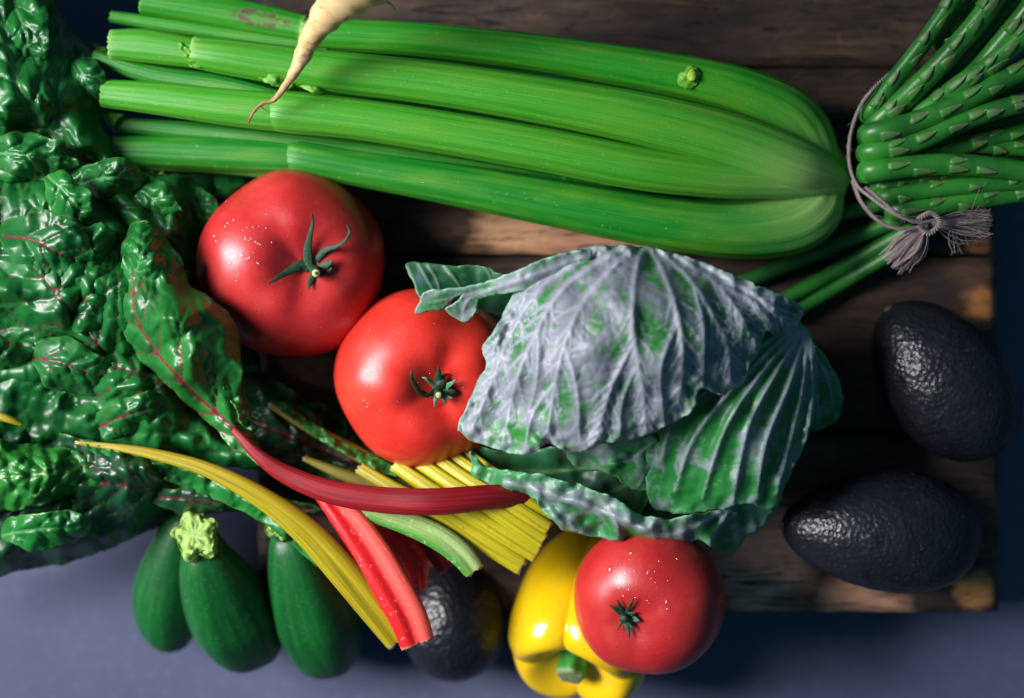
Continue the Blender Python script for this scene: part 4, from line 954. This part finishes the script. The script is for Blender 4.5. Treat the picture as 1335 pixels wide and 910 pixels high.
# ------------------------------------------------------------------ asparagus bunch
asp = thing('asparagus_bunch', 'bunch of green asparagus spears tied with frayed jute twine at the right edge', 'asparagus', P(1180, 210, ZB))
def spear(rows, seed, dense=0):
    r = random.Random(seed)
    o = sweep('spear', rows, circle(18, ribs=3, amp=.03), M_asp, asp, n=50)
    c = catmull(rows, 200)
    t = .38 + r.uniform(0, .06); side = r.choice((-1, 1))
    while t < .985:
        i = min(int(t * 199), 197); x, y, z, w = c[i, :4]; dx, dy = c[i + 1, 0] - c[i, 0], c[i + 1, 1] - c[i, 1]; m = math.hypot(dx, dy) + 1e-6; dx /= m; dy /= m
        for s_ in ((side,) if r.random() < .8 else (side, -side)):
            off = s_ * r.uniform(.05, .36) * w; nx, ny = -dy, dx
            bw = w * r.uniform(.30, .52); bl = w * r.uniform(.7, 1.15)
            k = PX * (CAMZ - z) / (CAMZ - ZREF); rad = w * .5 * k
            # a pointed scale hugging the spear
            VV = []
            for a in np.linspace(0, 1, 6):
                ww = bw * .60 * (1 - a ** 2.2) ** .9
                for b in (-1, -.4, .4, 1):
                    o_ = off + b * ww; px_ = x + dx * (a - .3) * bl + nx * o_; py_ = y + dy * (a - .3) * bl + ny * o_
                    fr = min(abs(o_) / (w * .5), .98)
                    j = min(max(int(i + (a - .3) * bl / (m * 1.0)), 0), 199)
                    zz = c[j, 2] + rad * math.sqrt(1 - fr * fr) + .0002 + .0005 * math.sin(a * 3.14) + .0001 * a
                    VV.append(P(px_, py_, zz))
            FF = [(q * 4 + e, q * 4 + e + 1, q * 4 + 5 + e, q * 4 + 4 + e) for q in range(5) for e in range(3)]
            nn = (VV[1] - VV[0]).cross(VV[4] - VV[0])
            if nn.z < 0: FF = [tuple(reversed(f)) for f in FF]
            b_ = mesh('bract', [tuple(v) for v in VV], FF, M_bract, o, attrs={'tip': np.repeat(np.linspace(0, 1, 6), 4) * r.uniform(.5, 1)})
            sm = b_.modifiers.new('thickness', 'SOLIDIFY'); sm.thickness = .0003
        side = -side
        t += r.uniform(.09, .15) * (1 - .5 * t * dense)
def arch(pts, w, z0, z1, drop=True):
    """a spear from under the twine up and away; pts in px"""
    n = len(pts); rows = []
    if drop: rows.append((pts[0][0] - 5, pts[0][1] + 5, z0 - .045, w * .9, w * .9)); rows.append((pts[0][0] - 3, pts[0][1] + 2, z0 - .016, w, w))
    for i, (x, y) in enumerate(pts): rows.append((x, y, z0 + (z1 - z0) * i / (n - 1), w * (1 - .12 * i / n), w * (1 - .12 * i / n)))
    return rows
SP = [([(1135, 146), (1166, 104), (1202, 58), (1238, 6), (1270, -50)], 24, .100, .125, 1),
      ([(1144, 160), (1188, 120), (1232, 76), (1272, 30), (1320, -34)], 30, .100, .132, 1),
      ([(1138, 174), (1200, 157), (1262, 128), (1320, 98), (1390, 66)], 31, .106, .122, 1),
      ([(1134, 198), (1190, 186), (1250, 160), (1310, 140), (1390, 122)], 27, .104, .120, 1),
      ([(1136, 223), (1190, 216), (1250, 214), (1310, 220), (1390, 232)], 30, .104, .112, 0),
      ([(1146, 243), (1190, 238), (1240, 234), (1300, 228)], 17, .094, .098, 0),
      ([(1154, 257), (1200, 249), (1260, 242), (1330, 238), (1390, 236)], 23, .100, .108, 0),
      ([(1170, 274), (1220, 268), (1280, 259), (1340, 250), (1390, 246)], 26, .098, .104, 0),
      ([(1160, 207), (1220, 198), (1280, 184), (1340, 170), (1390, 156)], 24, .092, .102, 1),
      ([(1150, 182), (1230, 128), (1290, 82), (1350, 30)], 28, .088, .104, 1),
      ([(1180, 192), (1250, 186), (1310, 190), (1390, 196)], 26, .092, .098, 1),
      ([(1170, 150), (1244, 76), (1290, 10), (1320, -50)], 26, .086, .110, 1),
      ([(1195, 152), (1262, 104), (1310, 50), (1350, 0)], 30, .102, .130, 1),
      ([(1210, 130), (1270, 70), (1320, 10), (1350, -40)], 30, .094, .128, 1),
      ([(1220, 162), (1280, 126), (1330, 90), (1380, 50)], 26, .094, .112, 1),
      ([(1240, 120), (1290, 84), (1340, 40), (1380, 0)], 30, .110, .134, 1),
      ([(1230, 50), (1270, 0), (1300, -50)], 26, .104, .116, 1)]
for i, (pts, w, z0, z1, dn) in enumerate(SP): spear(arch(pts, w, z0, z1), 100 + i, dn)
for i, (a, b, w) in enumerate((((1192, 296), (1010, 398), 20), ((1176, 284), (960, 372), 20), ((1160, 262), (930, 322), 20), ((1190, 314), (1030, 412), 18))):
    sweep('spear', [(*a, .068, w, w), ((a[0] + b[0]) / 2, (a[1] + b[1]) / 2, .054, w, w), (*b, ZB + .005, w, w)], circle(14), M_asp, asp, n=20)
# a sheaf of spears in the shade beneath
for i in range(6):
    spear(arch([(1150 + 6 * i, 160 + 18 * i), (1230, 140 + 20 * i), (1390, 90 + 28 * i)], 22, .072, .084), 140 + i, 0)

def twine(name, pts, r, turns=40, kind=None):
    c = catmull(pts, 160); p = PN(c[:, 0], c[:, 1], c[:, 2]); T = np.gradient(p, axis=0); T /= np.linalg.norm(T, axis=1)[:, None]
    S = np.cross(T, [0, 0, 1.0]); S /= np.linalg.norm(S, axis=1)[:, None]; Nn = np.cross(S, T); V = []; F = []
    for ply in range(2):
        for k in range(3):
            pass
        b0 = len(V); K = 7
        for i in range(160):
            a = i / 160 * turns * 6.2832 + ply * math.pi; cen = p[i] + (S[i] * math.cos(a) + Nn[i] * math.sin(a)) * r * .55
            for j in range(K):
                q = j / K * 6.2832; V.append(tuple(cen + (S[i] * math.cos(q) + Nn[i] * math.sin(q)) * r * .62))
        for i in range(159):
            for j in range(K):
                A = b0 + i * K + j; B = b0 + i * K + (j + 1) % K; F.append((A, B, B + K, A + K))
    mesh(name, V, F, M_twine, asp)
    return p, S, Nn
def fibres(name, segs):
    V = []; F = []
    for pts, r in segs:
        pts = np.array(pts); n = len(pts); T = np.gradient(pts, axis=0); T /= (np.linalg.norm(T, axis=1)[:, None] + 1e-12)
        S = np.cross(T, [.3, .2, 1.0]); S /= (np.linalg.norm(S, axis=1)[:, None] + 1e-12); Nn = np.cross(S, T); b0 = len(V)
        for i in range(n):
            for j in range(3):
                q = j / 3 * 6.2832; V.append(tuple(pts[i] + (S[i] * math.cos(q) + Nn[i] * math.sin(q)) * r))
        for i in range(n - 1):
            for j in range(3):
                A = b0 + i * 3 + j; B = b0 + i * 3 + (j + 1) % 3; F.append((A, B, B + 3, A + 3))
    mesh(name, V, F, M_twine, asp, kind='stuff')
loop1 = [(1160, 96, .102), (1138, 116, .108), (1120, 142, .104), (1109, 176, .098), (1107, 210, .096), (1116, 240, .100), (1136, 258, .108), (1162, 276, .113), (1186, 286, .114), (1212, 290, .113)]
loop2 = [(1112, 236, .092), (1122, 262, .100), (1140, 284, .106), (1162, 296, .110), (1186, 298, .112), (1210, 292, .112)]
segs = []
for L, r in ((loop1, .0009), (loop2, .0010), ([(1128, 244, .110), (1150, 262, .115), (1175, 282, .117), (1200, 290, .116), (1222, 286, .114)], .0009)):
    p, S, Nn = twine('twine', L, r)
    for _ in range(70):
        i = random.randint(0, 158); d = S[i] * random.uniform(-1, 1) + Nn[i] * random.uniform(-.3, 1); q = p[i]; g_ = (p[min(i + 1, 159)] - p[i]); g_ = g_ / (np.linalg.norm(g_) + 1e-9)
        l = random.uniform(.002, .005); segs.append(([q, q + d * l * .3 + g_ * l * .4, q + d * l * .6 + g_ * l], .00006))
twine('twine', [(1196, 286, .114), (1214, 278, .119), (1226, 290, .120), (1212, 304, .116), (1198, 296, .114)], .0013, 12)
def tuft(a, b, n, spread, z0, z1):
    for _ in range(n):
        s1 = random.gauss(0, 1); s2 = random.gauss(0, 1); pts = []
        dx, dy = b[0] - a[0], b[1] - a[1]; m = math.hypot(dx, dy); nx, ny = -dy / m, dx / m; le = random.uniform(.75, 1.15)
        for k in range(7):
            u = k / 6; sp_ = spread * (u ** 1.3 if u < .8 else u ** 1.8) * s1 + 2.5 * s2 * math.sin(u * 5 + s1 * 3) * u + 4 * s1 * math.sin(3.14 * u)
            pts.append(tuple(P(a[0] + dx * u * le + nx * sp_, a[1] + dy * u * le + ny * sp_, z0 + (z1 - z0) * u + .002 * s2 * u)))
        segs.append((pts, random.uniform(.00012, .0003)))
tuft((1214, 290), (1284, 292), 150, 9, .116, .108)
tuft((1262, 290), (1290, 288), 60, 12, .110, .106)
tuft((1210, 292), (1166, 340), 150, 9, .114, .094)
tuft((1240, 292), (1256, 326), 12, 9, .110, .100)
fibres('frayed_end', segs)

# drops on the celery
bc = [world_bvh(o) for o in cel.children if o.name.startswith('stalk')][:4]
for bvh_, reg, n_ in ((bc[3], (400, 900, 205, 300), 40), (bc[1], (280, 700, 60, 150), 14)):
    drops(cel, bvh_, [(rng.uniform(reg[0], reg[1]), rng.uniform(reg[2], reg[3]), rng.uniform(.7, 1.6)) for _ in range(n_)])
